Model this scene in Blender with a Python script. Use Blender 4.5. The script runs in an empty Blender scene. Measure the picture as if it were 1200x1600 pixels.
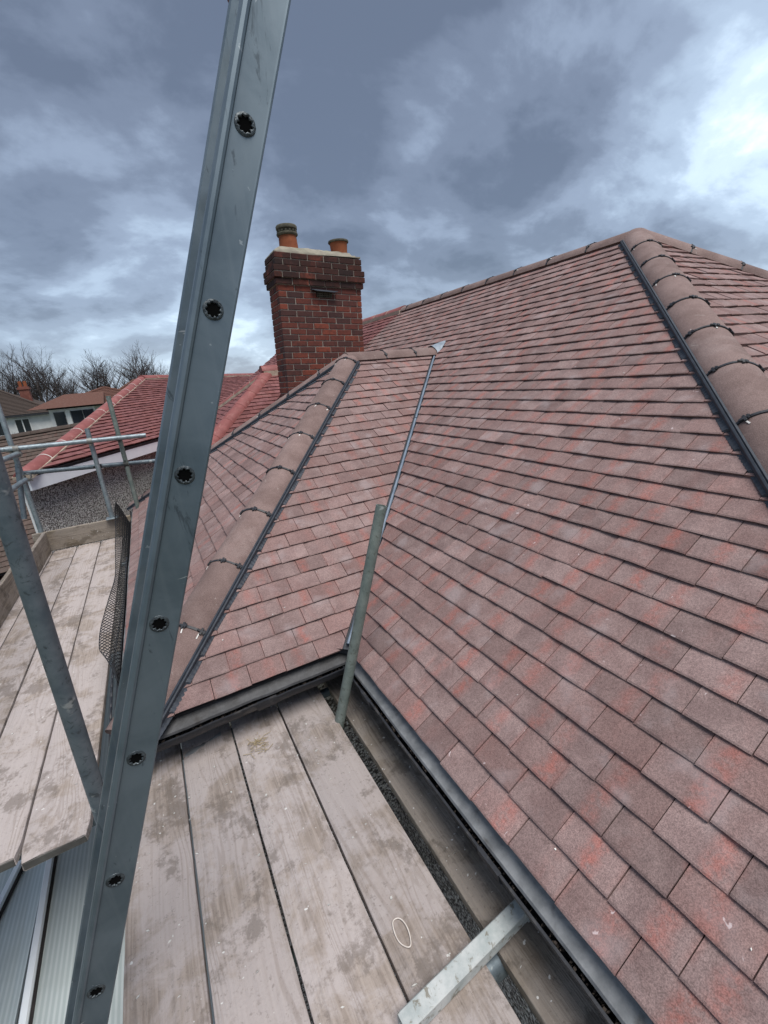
import bpy, bmesh, math, random
import numpy as np
from mathutils import Vector, Matrix

# ------------------------------------------------------------------ scene, camera, sky, sun
SC = bpy.context.scene
COL = SC.collection
SC.render.engine = 'CYCLES'
SC.cycles.use_denoising = True
SC.view_settings.view_transform = 'Standard'
SC.view_settings.look = 'None'
SC.view_settings.gamma = 1.0
SC.view_settings.use_curve_mapping = False
SC.view_settings.exposure = 1.38
SC.render.resolution_x, SC.render.resolution_y = 768, 1024

RC = np.array([[0.873653, -0.218739, 0.434607], [-0.479036, -0.230335, 0.847036], [-0.085174, -0.948208, -0.306016]])
FPX = 675.12
cam_d = bpy.data.cameras.new('camera')
cam_d.sensor_fit = 'VERTICAL'; cam_d.sensor_height = 32.0; cam_d.lens = FPX / 1600 * 32.0
cam_d.clip_start = 0.02; cam_d.clip_end = 2000
cam = bpy.data.objects.new('camera', cam_d); COL.objects.link(cam)
M = Matrix.Identity(4)
for i in range(3):
    M[i][0] = RC[i, 0]; M[i][1] = -RC[i, 1]; M[i][2] = -RC[i, 2]
cam.matrix_world = M
SC.camera = cam

SUN_EL, SUN_AZ = 68.0, 168.0       # azimuth measured clockwise from +Y
wd = bpy.data.worlds.new('World'); SC.world = wd; wd.use_nodes = True


def build_world():
    nt = wd.node_tree; N = nt.nodes; L = nt.links
    for n in list(N): N.remove(n)
    out = N.new('ShaderNodeOutputWorld'); bg = N.new('ShaderNodeBackground')
    L.new(bg.outputs[0], out.inputs[0])
    tc = N.new('ShaderNodeTexCoord')
    nrm = N.new('ShaderNodeVectorMath'); nrm.operation = 'NORMALIZE'; L.new(tc.outputs['Generated'], nrm.inputs[0])
    sep = N.new('ShaderNodeSeparateXYZ'); L.new(nrm.outputs[0], sep.inputs[0])

    def mth(op, a, b=None, c=None, clamp=False):
        n = N.new('ShaderNodeMath'); n.operation = op; n.use_clamp = clamp
        for i, v in enumerate((a, b, c)):
            if v is None: continue
            if isinstance(v, (int, float)): n.inputs[i].default_value = v
            else: L.new(v, n.inputs[i])
        return n.outputs[0]
    zz = mth('MAXIMUM', sep.outputs[2], 0.0)
    den = mth('ADD', zz, 0.42)
    px = mth('DIVIDE', sep.outputs[0], den); py = mth('DIVIDE', sep.outputs[1], den)
    cmb = N.new('ShaderNodeCombineXYZ'); L.new(px, cmb.inputs[0]); L.new(py, cmb.inputs[1])

    def noise(scale, detail, rough, dist, off, vec=None, stretch=None, rot=0):
        mp = N.new('ShaderNodeMapping'); mp.inputs['Location'].default_value = off
        mp.inputs['Rotation'].default_value = (0, 0, rot)
        if stretch: mp.inputs['Scale'].default_value = stretch
        L.new(vec or cmb.outputs[0], mp.inputs[0])
        n = N.new('ShaderNodeTexNoise'); n.inputs['Scale'].default_value = scale
        n.inputs['Detail'].default_value = detail; n.inputs['Roughness'].default_value = rough
        n.inputs['Distortion'].default_value = dist
        L.new(mp.outputs[0], n.inputs['Vector']); return n.outputs[0]
    big = noise(1.25, 3, 0.5, 0.35, (3.1, 0.4, 0), stretch=(1.0, .85, 1), rot=.4)
    fine = noise(3.4, 9, 0.58, 0.2, (7.3, 2.6, 0), stretch=(.8, 1.0, 1), rot=.35)
    lump = noise(6.5, 6, 0.55, 0.1, (1.3, 4.6, 0), stretch=(.75, 1.0, 1), rot=.35)
    # broad breaks in the cloud deck (direction, tightness, amount)
    def gap(d, k, amt):
        dt = N.new('ShaderNodeVectorMath'); dt.operation = 'DOT_PRODUCT'
        v = Vector(d).normalized(); dt.inputs[1].default_value = v; L.new(nrm.outputs[0], dt.inputs[0])
        e = mth('MULTIPLY', mth('SUBTRACT', dt.outputs['Value'], 1.0), k)
        return mth('MULTIPLY', mth('POWER', 2.718, e), amt)
    g = gap((0.856, 0.445, 0.262), 85, 0.52)
    for d, k, a in (((0.237, 0.966, 0.10), 60, .24), ((-.06, .98, .16), 26, .12), ((.60, .76, .14), 90, .16),
                    ((.80, .44, .42), 60, .12), ((.93, .30, .26), 60, .12), ((.42, .90, .13), 50, .10)):
        g = mth('ADD', g, gap(d, k, a))
    for d, k, a in (((.86, .47, .20), 160, -.32), ((.555, .715, .426), 14, -.20), ((.06, .90, .46), 9, -.24)):
        g = mth('ADD', g, gap(d, k, a))
    dens = mth('ADD', mth('MULTIPLY', mth('SUBTRACT', big, 0.5), 1.1), mth('ADD', mth('MULTIPLY', mth('SUBTRACT', fine, 0.5), 1.2), mth('MULTIPLY', mth('SUBTRACT', lump, 0.5), 0.42)))
    dens = mth('ADD', dens, g)
    lowb = mth('POWER', mth('SUBTRACT', 1.0, zz, clamp=True), 9)
    dens = mth('ADD', dens, mth('MULTIPLY', lowb, 0.16))
    val = mth('ADD', dens, 0.30, clamp=True)
    ramp = N.new('ShaderNodeValToRGB'); L.new(val, ramp.inputs[0])
    cr = ramp.color_ramp; cr.interpolation = 'EASE'
    els = [(0.0, (.060, .074, .103)), (.18, (.088, .107, .145)), (.36, (.140, .171, .225)), (.55, (.218, .270, .340)), (.72, (.335, .41, .49)), (.88, (.49, .565, .615)), (1.0, (.74, .775, .79))]
    cr.elements[0].position, cr.elements[0].color = els[0][0], (*els[0][1], 1)
    cr.elements[1].position, cr.elements[1].color = els[-1][0], (*els[-1][1], 1)
    for p, c in els[1:-1]:
        e = cr.elements.new(p); e.color = (*c, 1)
    sky = N.new('ShaderNodeTexSky'); sky.sky_type = 'NISHITA'; sky.sun_disc = False
    sky.sun_elevation = math.radians(SUN_EL); sky.sun_rotation = math.radians(SUN_AZ)
    sc = N.new('ShaderNodeVectorMath'); sc.operation = 'SCALE'; sc.inputs['Scale'].default_value = 0.09
    L.new(sky.outputs[0], sc.inputs[0])
    mx = N.new('ShaderNodeMix'); mx.data_type = 'RGBA'; mx.inputs[0].default_value = 0.88
    L.new(sc.outputs[0], mx.inputs[6]); L.new(ramp.outputs[0], mx.inputs[7])
    L.new(mx.outputs[2], bg.inputs[0]); bg.inputs[1].default_value = 0.92


build_world()
sun_d = bpy.data.lights.new('sun', 'SUN'); sun_d.energy = 1.5; sun_d.angle = math.radians(38); sun_d.color = (1, .97, .93)
sun = bpy.data.objects.new('sun', sun_d); COL.objects.link(sun)
_el, _az = math.radians(SUN_EL), math.radians(SUN_AZ)
_sd = Vector((math.sin(_az) * math.cos(_el), math.cos(_az) * math.cos(_el), math.sin(_el)))
sun.rotation_euler = _sd.to_track_quat('Z', 'Y').to_euler()

random.seed(7)
RNG = random.Random(11)
G = -6.3                        # ground level (camera at z = 0)


# ------------------------------------------------------------------ material helpers
class NB:
    def __init__(s, name):
        s.m = bpy.data.materials.new(name); s.m.use_nodes = True
        s.t = s.m.node_tree; s.N = s.t.nodes; s.L = s.t.links
        s.b = s.N['Principled BSDF']; s._pos = None

    def new(s, t): return s.N.new('ShaderNode' + t)

    def inp(s, node, i, v):
        if v is None: return
        if hasattr(v, 'is_output'): s.L.new(v, node.inputs[i])
        else:
            k = node.inputs[i]
            if k.type == 'RGBA' and len(v) == 3: v = (*v, 1)
            k.default_value = v

    def pos(s):
        if s._pos is None: s._pos = s.new('NewGeometry').outputs['Position']
        return s._pos

    def obj(s): return s.new('TexCoord').outputs['Object']

    def rand(s): return s.new('ObjectInfo').outputs['Random']

    def mapv(s, v, scale=(1, 1, 1), loc=(0, 0, 0), rot=(0, 0, 0)):
        n = s.new('Mapping'); s.inp(n, 0, v); n.inputs['Scale'].default_value = scale
        n.inputs['Rotation'].default_value = rot
        if hasattr(loc, 'is_output'): s.L.new(loc, n.inputs['Location'])
        else: n.inputs['Location'].default_value = loc
        return n.outputs[0]

    def noise(s, v, scale, detail=4, rough=.5, dist=0):
        n = s.new('TexNoise'); s.inp(n, 0, v); n.inputs['Scale'].default_value = scale; n.inputs['Detail'].default_value = detail
        n.inputs['Roughness'].default_value = rough; n.inputs['Distortion'].default_value = dist
        return n.outputs[0]

    def voro(s, v, scale, out='Distance', feat='F1'):
        n = s.new('TexVoronoi'); n.feature = feat; s.inp(n, 'Vector', v); n.inputs['Scale'].default_value = scale
        return n.outputs[out]

    def math(s, op, a, b=None, c=None, clamp=False):
        n = s.new('Math'); n.operation = op; n.use_clamp = clamp
        for i, v in enumerate((a, b, c)):
            if v is not None: s.inp(n, i, v)
        return n.outputs[0]

    def step(s, v, lo, hi, a=0.0, b=1.0):
        n = s.new('MapRange'); n.interpolation_type = 'SMOOTHSTEP'
        s.inp(n, 0, v); n.inputs[1].default_value = lo; n.inputs[2].default_value = hi; n.inputs[3].default_value = a; n.inputs[4].default_value = b
        return n.outputs[0]

    def mix(s, f, a, b, mode='MIX'):
        n = s.new('Mix'); n.data_type = 'RGBA'; n.blend_type = mode; s.inp(n, 0, f); s.inp(n, 6, a); s.inp(n, 7, b)
        return n.outputs[2]

    def ramp(s, f, els):
        n = s.new('ValToRGB'); s.inp(n, 0, f); cr = n.color_ramp
        cr.elements[0].position, cr.elements[0].color = els[0][0], (*els[0][1], 1)
        cr.elements[1].position, cr.elements[1].color = els[-1][0], (*els[-1][1], 1)
        for p, c in els[1:-1]: cr.elements.new(p).color = (*c, 1)
        return n.outputs[0]

    def bump(s, h, strength=.3, dist=.01, nrm=None):
        n = s.new('Bump'); n.inputs['Strength'].default_value = strength; n.inputs['Distance'].default_value = dist
        s.inp(n, 'Height', h)
        if nrm is not None: s.L.new(nrm, n.inputs['Normal'])
        return n.outputs[0]

    def done(s, col, rough=.7, metal=0.0, nrm=None, spec=None):
        s.inp(s.b, 'Base Color', col); s.inp(s.b, 'Roughness', rough); s.inp(s.b, 'Metallic', metal)
        if nrm is not None: s.L.new(nrm, s.b.inputs['Normal'])
        if spec is not None: s.b.inputs['Specular IOR Level'].default_value = spec
        return s.m


def grey(v): return (v, v, v)


def mat_tile(name, dark, light, flash, scuff, edge):
    s = NB(name); P = s.pos()
    at = s.new('Attribute'); at.attribute_name = 'rnd'; sp = s.new('SeparateColor'); s.L.new(at.outputs['Color'], sp.inputs[0])
    r, g, b = sp.outputs; a = at.outputs['Alpha']
    uv = s.new('UVMap'); uv.uv_map = 'uv'; su = s.new('SeparateXYZ'); s.L.new(uv.outputs[0], su.inputs[0]); u, v = su.outputs[0], su.outputs[1]
    # red flash running down the tile
    offv = s.new('CombineXYZ')
    for i_, k_ in enumerate((37.0, 53.0, 71.0)): s.inp(offv, i_, s.math('MULTIPLY', b, k_))
    PT = s.mapv(P, (1, 1, 1), offv.outputs[0])
    wob = s.math('ADD', u, s.math('MULTIPLY', s.math('SUBTRACT', s.noise(PT, 16, 3, .6), .5), .22))
    base = s.mix(s.step(s.noise(PT, 9, 4, .6), .3, .7), dark, light)
    base = s.mix(s.math('MULTIPLY', a, .55), base, edge)
    band = s.step(s.math('ABSOLUTE', s.math('SUBTRACT', wob, b)), .0, .26, 1, 0)
    fm = s.math('MULTIPLY', s.math('MULTIPLY', band, g), s.step(s.noise(PT, 34, 5, .72), .30, .62), clamp=True)
    base = s.mix(fm, base, flash)
    # reddish arrises
    eu = s.math('ABSOLUTE', s.math('SUBTRACT', u, .5)); em = s.math('MULTIPLY', s.step(eu, .40, .5), s.step(s.noise(P, 13, 3), .4, .65))
    base = s.mix(s.math('MULTIPLY', em, .25), base, flash)
    base = s.mix(1.0, base, s.mapcol(s.math('ADD', .78, s.math('MULTIPLY', r, .44))), 'MULTIPLY')
    sp1 = s.noise(P, 330, 2, .7); sp2 = s.noise(P, 120, 3, .6)
    speck = s.math('ADD', s.math('MULTIPLY', s.step(sp1, .3, .7), .55), s.math('MULTIPLY', s.step(sp2, .3, .7), .25))
    base = s.mix(1.0, base, s.mapcol(s.math('ADD', .58, s.math('MULTIPLY', speck, 1.05))), 'MULTIPLY')
    # lime bloom and scuffs
    bl = s.math('MULTIPLY', s.step(s.noise(P, 7, 3, .5), .56, .74), .30)
    base = s.mix(bl, base, scuff)
    sc1 = s.step(s.noise(s.mapv(P, (1, 1, 1), (3, 5, 1)), 42, 3, .55, .6), .69, .74)
    sc2 = s.step(s.noise(s.mapv(P, (1, 1, 1), (13, 5, 7)), 8, 2, .5), .52, .62)
    base = s.mix(s.math('MULTIPLY', s.math('MULTIPLY', sc1, sc2), .5), base, tuple(min(1, c * 1.9) for c in scuff))
    hh = s.math('ADD', s.math('MULTIPLY', sp1, .6), s.math('MULTIPLY', sp2, .5))
    return s.done(base, .88, 0, s.bump(hh, .35, .004), .3)


def _mapcol(s, v):
    n = s.new('CombineColor')
    for i in range(3): s.inp(n, i, v)
    return n.outputs[0]


NB.mapcol = _mapcol


def mat_simple(name, c1, c2, scale=8, rough=.7, metal=0.0, bump=.15, bscale=None, stretch=(1, 1, 1), bd=.004, spec=None, dirt=None):
    s = NB(name); P = s.mapv(s.obj(), stretch)
    col = s.mix(s.step(s.noise(P, scale, 5, .6), .3, .7), c1, c2)
    if dirt: col = s.mix(s.math('MULTIPLY', s.step(s.noise(P, dirt[1], 4, .65, .4), .52, .7), dirt[2]), col, dirt[0])
    n = s.bump(s.noise(P, bscale or scale * 12, 3, .6), bump, bd) if bump else None
    return s.done(col, rough, metal, n, spec)


def mat_wood(name, base, dark, dust, dustamt, along=1):
    s = NB(name); rnd = s.rand(); off = s.new('CombineXYZ')
    for i, k in enumerate((3.7, 17.0, 9.1)): s.inp(off, i, s.math('MULTIPLY', rnd, k))
    O = s.mapv(s.obj(), (1, 1, 1), off.outputs[0])
    st = [16, 16, 16]; st[along] = .8
    grain = s.noise(s.mapv(O, tuple(st)), 2.2, 6, .62, 1.4)
    st2 = [60, 60, 60]; st2[along] = 1.6
    fib = s.noise(s.mapv(O, tuple(st2)), 2.0, 3, .6, .3)
    col = s.mix(s.step(grain, .32, .66), dark, base)
    col = s.mix(s.math('MULTIPLY', s.step(fib, .35, .7), .45), col, tuple(c * 1.2 for c in base))
    blot = s.noise(O, 3.4, 6, .64, .7); blot2 = s.noise(s.mapv(O, (1, 1, 1), (4, 8, 2)), 9, 6, .68, .5)
    dm = s.math('MULTIPLY', s.step(s.math('ADD', s.math('MULTIPLY', blot, .6), s.math('MULTIPLY', blot2, .4)), .41, .53), dustamt)
    dustc = s.mix(s.noise(O, 5, 3), dust, tuple(c * f for c, f in zip(dust, (.97, .99, 1.03))))
    col = s.mix(dm, col, dustc)
    edge = s.noise(O, 38, 5, .75)
    g1 = s.noise(s.mapv(O, (1, .75, 1), (1, 2, 9)), 5.5, 5, .62, .3)
    gm = s.math('MULTIPLY', s.step(s.math('ADD', s.math('MULTIPLY', g1, .72), s.math('MULTIPLY', edge, .28)), .525, .60), .62)
    col = s.mix(gm, col, tuple(c * .72 for c in dark))
    b1 = s.math('MULTIPLY', s.step(s.noise(s.mapv(O, (1, .6, 1), (11, 3, 5)), 3.1, 5, .65, .4), .60, .72), .35)
    col = s.mix(b1, col, (dark[0] * 1.0, dark[1] * .86, dark[2] * .72))
    spk = s.math('MULTIPLY', s.step(s.noise(O, 75, 4, .75), .57, .68), .42)
    col = s.mix(spk, col, tuple(c * .6 for c in dark))
    sxyz = s.new('SeparateXYZ'); s.L.new(O, sxyz.inputs[0]); ac = 0 if along == 1 else 2
    stw = [4.0, 4.0, 4.0]; stw[along] = .55
    bend = s.noise(s.mapv(O, tuple(stw), (3, 1, 4)), 1.3, 3, .5, .6)
    ph = s.math('ADD', s.math('MULTIPLY', sxyz.outputs[ac], 210.0), s.math('MULTIPLY', bend, 95.0))
    ring = s.step(s.math('SINE', ph), .1, .95)
    ringm = s.math('MULTIPLY', s.math('MULTIPLY', ring, s.step(s.noise(s.mapv(O, tuple(stw), (9, 4, 1)), 2.2, 4, .6), .38, .62)), .30)
    col = s.mix(ringm, col, (dark[0] * .86, dark[1] * .80, dark[2] * .74))
    wsp = s.step(s.noise(s.mapv(O, (1, 1, 1), (7, 7, 7)), 44, 2, .5), .735, .76)
    col = s.mix(wsp, col, (.62, .60, .57))
    col = s.mix(1.0, col, s.mapcol(s.math('ADD', .88, s.math('MULTIPLY', rnd, .20))), 'MULTIPLY')
    h = s.math('ADD', s.math('MULTIPLY', fib, .6), s.math('ADD', s.math('MULTIPLY', blot2, .8), s.math('MULTIPLY', s.noise(O, 90, 4, .7), .35)))
    return s.done(col, .9, 0, s.bump(h, .7, .008), .25)


def mat_pebble(name):
    s = NB(name); P = s.pos()
    c = s.voro(P, 70, 'Color'); sp = s.new('SeparateColor'); s.L.new(c, sp.inputs[0])
    d = s.voro(P, 70)
    col = s.ramp(sp.outputs[0], [(0, (.14, .12, .115)), (.2, (.33, .29, .27)), (.55, (.58, .535, .50)), (1, (.85, .82, .78))])
    col = s.mix(s.step(d, .5, .75), col, (.10, .09, .08))
    col = s.mix(s.math('MULTIPLY', s.step(s.noise(P, 1.6, 4), .45, .7), .22), col, (.23, .21, .17))
    return s.done(col, .9, 0, s.bump(s.math('SUBTRACT', 1.0, d), .9, .012), .2)


def mat_tube(name, c1, c2, spot, rough=.42, metal=.75):
    s = NB(name); O = s.obj()
    col = s.mix(s.step(s.noise(O, 14, 5, .65), .3, .7), c1, c2)
    col = s.mix(s.math('MULTIPLY', s.step(s.noise(O, 40, 5, .7, .5), .54, .66), .7), col, spot)
    col = s.mix(s.math('MULTIPLY', s.step(s.noise(s.mapv(O, (1, 1, 1), (4, 4, 4)), 9, 4, .7), .62, .7), .7), col, (.42, .44, .43))
    r = s.math('ADD', rough, s.math('MULTIPLY', s.noise(O, 30, 3), .25))
    return s.done(col, r, metal, s.bump(s.noise(O, 150, 3, .6), .2, .002))


MT = {}
MT['tile'] = mat_tile('concrete_tile', (.176, .118, .110), (.250, .176, .163), (.290, .112, .092), (.37, .32, .32), (.205, .116, .103))
MT['tile_red'] = mat_tile('red_tile', (.145, .055, .055), (.205, .090, .088), (.23, .085, .078), (.30, .16, .15), (.17, .06, .05))
MT['tile_brown'] = mat_tile('brown_tile', (.075, .052, .043), (.115, .082, .068), (.10, .05, .04), (.12, .10, .09), (.06, .05, .04))
MT['tile_orange'] = mat_tile('old_orange_tile', (.15, .065, .04), (.21, .09, .055), (.19, .07, .05), (.2, .16, .13), (.11, .06, .05))
def mat_ridge():
    s = NB('ridge_concrete'); O = s.obj(); r = s.rand()
    col = s.mix(s.step(s.noise(O, 5, 5, .62), .3, .7), (.160, .108, .096), (.232, .164, .148))
    col = s.mix(s.math('MULTIPLY', s.step(s.noise(s.mapv(O, (1, 1, 1), (5, 1, 2)), 3.2, 5, .65, .4), .52, .7), .5), col, (.28, .215, .198))
    col = s.mix(1.0, col, s.mapcol(s.math('ADD', .86, s.math('MULTIPLY', r, .26))), 'MULTIPLY')
    gr = s.noise(O, 300, 3, .7); g2 = s.noise(O, 95, 4, .65)
    col = s.mix(1.0, col, s.mapcol(s.math('ADD', .62, s.math('MULTIPLY', s.step(gr, .25, .75), .72))), 'MULTIPLY')
    sc = s.math('MULTIPLY', s.step(s.noise(s.mapv(O, (9, 3, 9), (3, 7, 2)), 3.0, 4, .6, .8), .66, .72), .5)
    col = s.mix(sc, col, (.40, .34, .31))
    return s.done(col, .9, 0, s.bump(s.math('ADD', gr, s.math('MULTIPLY', g2, .8)), .45, .004), .25)


MT['ridge'] = mat_ridge()
MT['ridge_red'] = mat_simple('red_ridge_clay', (.20, .058, .052), (.27, .088, .080), 6, .7, 0, .2, 160, bd=.003, dirt=((.38, .20, .17), 9, .4))
MT['mortar'] = mat_simple('mortar', (.34, .27, .20), (.46, .38, .30), 12, .95, 0, .5, 90)
MT['mortar_white'] = mat_simple('white_mortar', (.60, .58, .54), (.75, .72, .68), 20, .9, 0, .5, 90)
MT['black'] = mat_simple('black_plastic', (.012, .013, .016), (.022, .024, .030), 20, .55, 0, .1, 200, dirt=((.11, .10, .09), 11, .5))
MT['mesh'] = mat_simple('black_mesh', (.006, .006, .007), (.012, .012, .013), 20, .6, 0, 0)
MT['strip'] = mat_simple('hip_strip', (.022, .027, .036), (.036, .044, .058), 30, .62, 0, .1, 200)
MT['valley'] = mat_simple('valley_liner', (.13, .165, .21), (.20, .245, .30), 14, .48, .1, .1, 120)
MT['lead'] = mat_simple('lead_sheet', (.19, .225, .26), (.30, .34, .38), 22, .55, .1, .35, 60, bd=.006)
MT['tray'] = mat_simple('grey_eaves_tray', (.13, .135, .138), (.23, .235, .238), 16, .7, 0, .4, 60, stretch=(1, 1, 1), dirt=((.045, .036, .029), 6.5, .95))
MT['tray_dirty'] = mat_simple('dirty_eaves_tray', (.030, .029, .029), (.075, .075, .078), 12, .6, 0, .5, 60, dirt=((.022, .019, .017), 6, .9))
MT['felt'] = mat_simple('dark_felt', (.018, .016, .016), (.03, .027, .026), 9, .95)
MT['fascia'] = mat_simple('white_fascia', (.74, .76, .80), (.82, .84, .87), 3, .35, 0, 0)
MT['oldfascia'] = mat_simple('weathered_fascia', (.055, .050, .046), (.10, .095, .085), 9, .6, 0, .3, 60)
MT['pebble'] = mat_pebble('pebbledash')
MT['brickmortar'] = mat_simple('brick_mortar', (.25, .215, .18), (.35, .31, .26), 16, .95, 0, .5, 120)
MT['flaunch'] = mat_simple('flaunching', (.19, .17, .135), (.30, .27, .21), 9, .95, 0, .6, 40, dirt=((.20, .22, .14), 7, .6))
MT['wood'] = mat_wood('scaffold_wood', (.330, .275, .238), (.205, .168, .142), (.43, .374, .350), .80)
MT['wood_x'] = mat_wood('toe_board_wood', (.25, .205, .155), (.13, .105, .078), (.33, .29, .25), .5, 0)
MT['wood_old'] = mat_wood('inner_board_wood', (.250, .208, .168), (.130, .108, .088), (.33, .285, .245), .55)
MT['tube'] = mat_tube('galvanised_tube', (.20, .24, .26), (.31, .36, .38), (.10, .11, .11), .42, .6)
MT['tube_dark'] = mat_tube('weathered_tube', (.10, .13, .15), (.17, .20, .22), (.05, .06, .065), .45, .55)
MT['tube_green'] = mat_tube('mossy_tube', (.125, .155, .140), (.205, .235, .210), (.075, .085, .065), .6, .25)
MT['bar'] = mat_tube('painted_box_section', (.31, .345, .335), (.50, .51, .49), (.13, .10, .055), .6, .1)
MT['alu'] = None
MT['hole_shade'] = mat_simple('painted_hole_shade', (.004, .004, .004), (.006, .006, .006), 5, 1.0, 0, 0, spec=0.0)  # near-black colour standing in for the shade inside openings
MT['cap'] = mat_simple('brown_end_cap', (.10, .028, .018), (.16, .045, .03), 20, .5, 0, .1)
MT['crimp'] = mat_simple('crimped_rung_end', (.03, .037, .042), (.095, .11, .118), 60, .45, .6, .4, 200)
MT['poly'] = None
MT['bar_white'] = mat_simple('white_glazing_bar', (.72, .76, .80), (.80, .84, .87), 4, .3, 0, 0)
MT['gap_strip'] = mat_simple('dark_gap_strip', (.02, .018, .018), (.035, .03, .03), 20, .7, 0, 0)
MT['steel'] = mat_tube('coupler_steel', (.17, .17, .16), (.30, .30, .28), (.12, .07, .04), .5, .6)
MT['coupler_black'] = mat_tube('dark_coupler_steel', (.03, .03, .03), (.06, .06, .055), (.08, .05, .03), .5, .5)
MT['string'] = mat_simple('cream_string', (.55, .48, .42), (.65, .58, .52), 40, .8, 0, 0)
MT['straw'] = mat_simple('dry_straw', (.30, .23, .13), (.40, .32, .20), 60, .9, 0, 0)
MT['debris'] = mat_simple('gutter_litter', (.022, .016, .012), (.050, .037, .028), 60, .95, 0, .6, 120)
MT['lichen'] = mat_simple('pale_lichen', (.42, .41, .38), (.55, .53, .50), 60, .95, 0, .6, 120)
MT['render'] = mat_simple('white_render', (.60, .60, .59), (.72, .72, .70), 2, .9, 0, .2, 60)
MT['glass'] = mat_simple('dark_glass', (.015, .02, .025), (.03, .035, .045), 1, .08, 0, 0)
MT['bark'] = mat_simple('bark', (.040, .032, .030), (.075, .060, .052), 4, .95, 0, .3)
MT['twig'] = mat_simple('twigs', (.035, .027, .027), (.06, .047, .044), 2, .95, 0, 0)
MT['conifer'] = mat_simple('conifer_needles', (.010, .018, .012), (.025, .040, .022), 5, .9, 0, 0)
MT['ground'] = mat_simple('ground_grass', (.045, .065, .022), (.08, .085, .035), .6, .95, 0, .4, 40)
MT['paving'] = mat_simple('paving', (.14, .13, .12), (.20, .19, .17), 2, .9, 0, .3, 60)
MT['brickred'] = mat_simple('red_brick_wall', (.15, .05, .036), (.22, .085, .06), 3, .9, 0, .3, 60)
MT['terracotta_dirty'] = None


def mat_alu():
    s = NB('ladder_aluminium'); O = s.obj()
    st = s.noise(s.mapv(O, (90, 90, 2.0)), 1.0, 4, .6)
    cl = s.noise(O, 7, 5, .62, .5)
    col = s.mix(s.step(cl, .3, .7), (.105, .138, .162), (.160, .198, .225))
    col = s.mix(s.math('MULTIPLY', s.step(st, .45, .75), .35), col, (.17, .205, .23))
    col = s.mix(s.math('MULTIPLY', s.step(s.noise(s.mapv(O, (30, 30, 8)), 1.4, 5, .7, 1.0), .62, .70), .55), col, (.035, .044, .052))
    sc = s.step(s.noise(s.mapv(O, (9, 60, 60), rot=(0, .5, 0)), 1.2, 3, .5, .2), .735, .76)
    col = s.mix(s.math('MULTIPLY', sc, .7), col, (.5, .52, .52))
    sc2 = s.step(s.noise(s.mapv(O, (55, 9, 55), (2, 3, 4), (0, .9, 0)), 1.3, 3, .5, .3), .71, .74)
    col = s.mix(s.math('MULTIPLY', sc2, .45), col, (.42, .45, .46))
    r = s.math('ADD', .40, s.math('MULTIPLY', cl, .22))
    return s.done(col, r, .72, s.bump(st, .12, .001))


MT['alu'] = mat_alu()


def mat_poly():
    s = NB('polycarbonate_sheet'); O = s.obj(); sx = s.new('SeparateXYZ'); s.L.new(O, sx.inputs[0])
    w = s.math('SINE', s.math('MULTIPLY', sx.outputs[0], 2 * math.pi / .021))
    col = s.mix(s.step(w, -.6, .9), (.36, .41, .41), (.46, .505, .505))
    col = s.mix(s.math('MULTIPLY', s.step(s.noise(O, 5, 5, .6), .4, .7), .4), col, (.33, .37, .36))
    col = s.mix(s.step(s.noise(O, 26, 3, .6), .74, .77), col, (.04, .04, .04))
    return s.done(col, .33, 0, s.bump(w, .12, .002))


MT['poly'] = mat_poly()


def mat_brick(name, els, soot=0):
    s = NB(name); O = s.pos()
    col = s.ramp(s.rand(), els)
    col = s.mix(s.math('MULTIPLY', s.step(s.noise(O, 22, 5, .65), .4, .7), .55), col, (.045, .030, .028))
    if soot: col = s.mix(s.math('MULTIPLY', s.step(s.noise(O, 5, 5, .6), .22, .52), soot), col, (.020, .017, .016))
    return s.done(col, .9, 0, s.bump(s.noise(O, 120, 4, .65), .5, .004), .2)


BE = [(0, (.070, .036, .033)), (.25, (.105, .041, .034)), (.6, (.155, .047, .034)), (.88, (.195, .054, .035)), (1, (.24, .065, .040))]
MT['brick'] = mat_brick('chimney_brick', BE)
MT['brick_soot'] = mat_brick('sooty_brick', BE, .72)


def mat_pot(name):
    s = NB(name); O = s.obj()
    col = s.mix(s.step(s.noise(O, 8, 5, .6), .3, .7), (.22, .062, .026), (.30, .095, .040))
    col = s.mix(s.math('MULTIPLY', s.step(s.noise(s.mapv(O, (1, 1, .35)), 11, 5, .65), .5, .72), .65), col, (.09, .045, .025))
    return s.done(col, .8, 0, s.bump(s.noise(O, 80, 4), .3, .004), .3)


MT['pot'] = mat_pot('terracotta_pot')
MT['pot_dark'] = mat_simple('sooty_lichened_terracotta', (.05, .045, .03), (.11, .10, .07), 14, .9, 0, .5, 80)


# ------------------------------------------------------------------ mesh helpers
def V(*a): return Vector(a)


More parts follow.
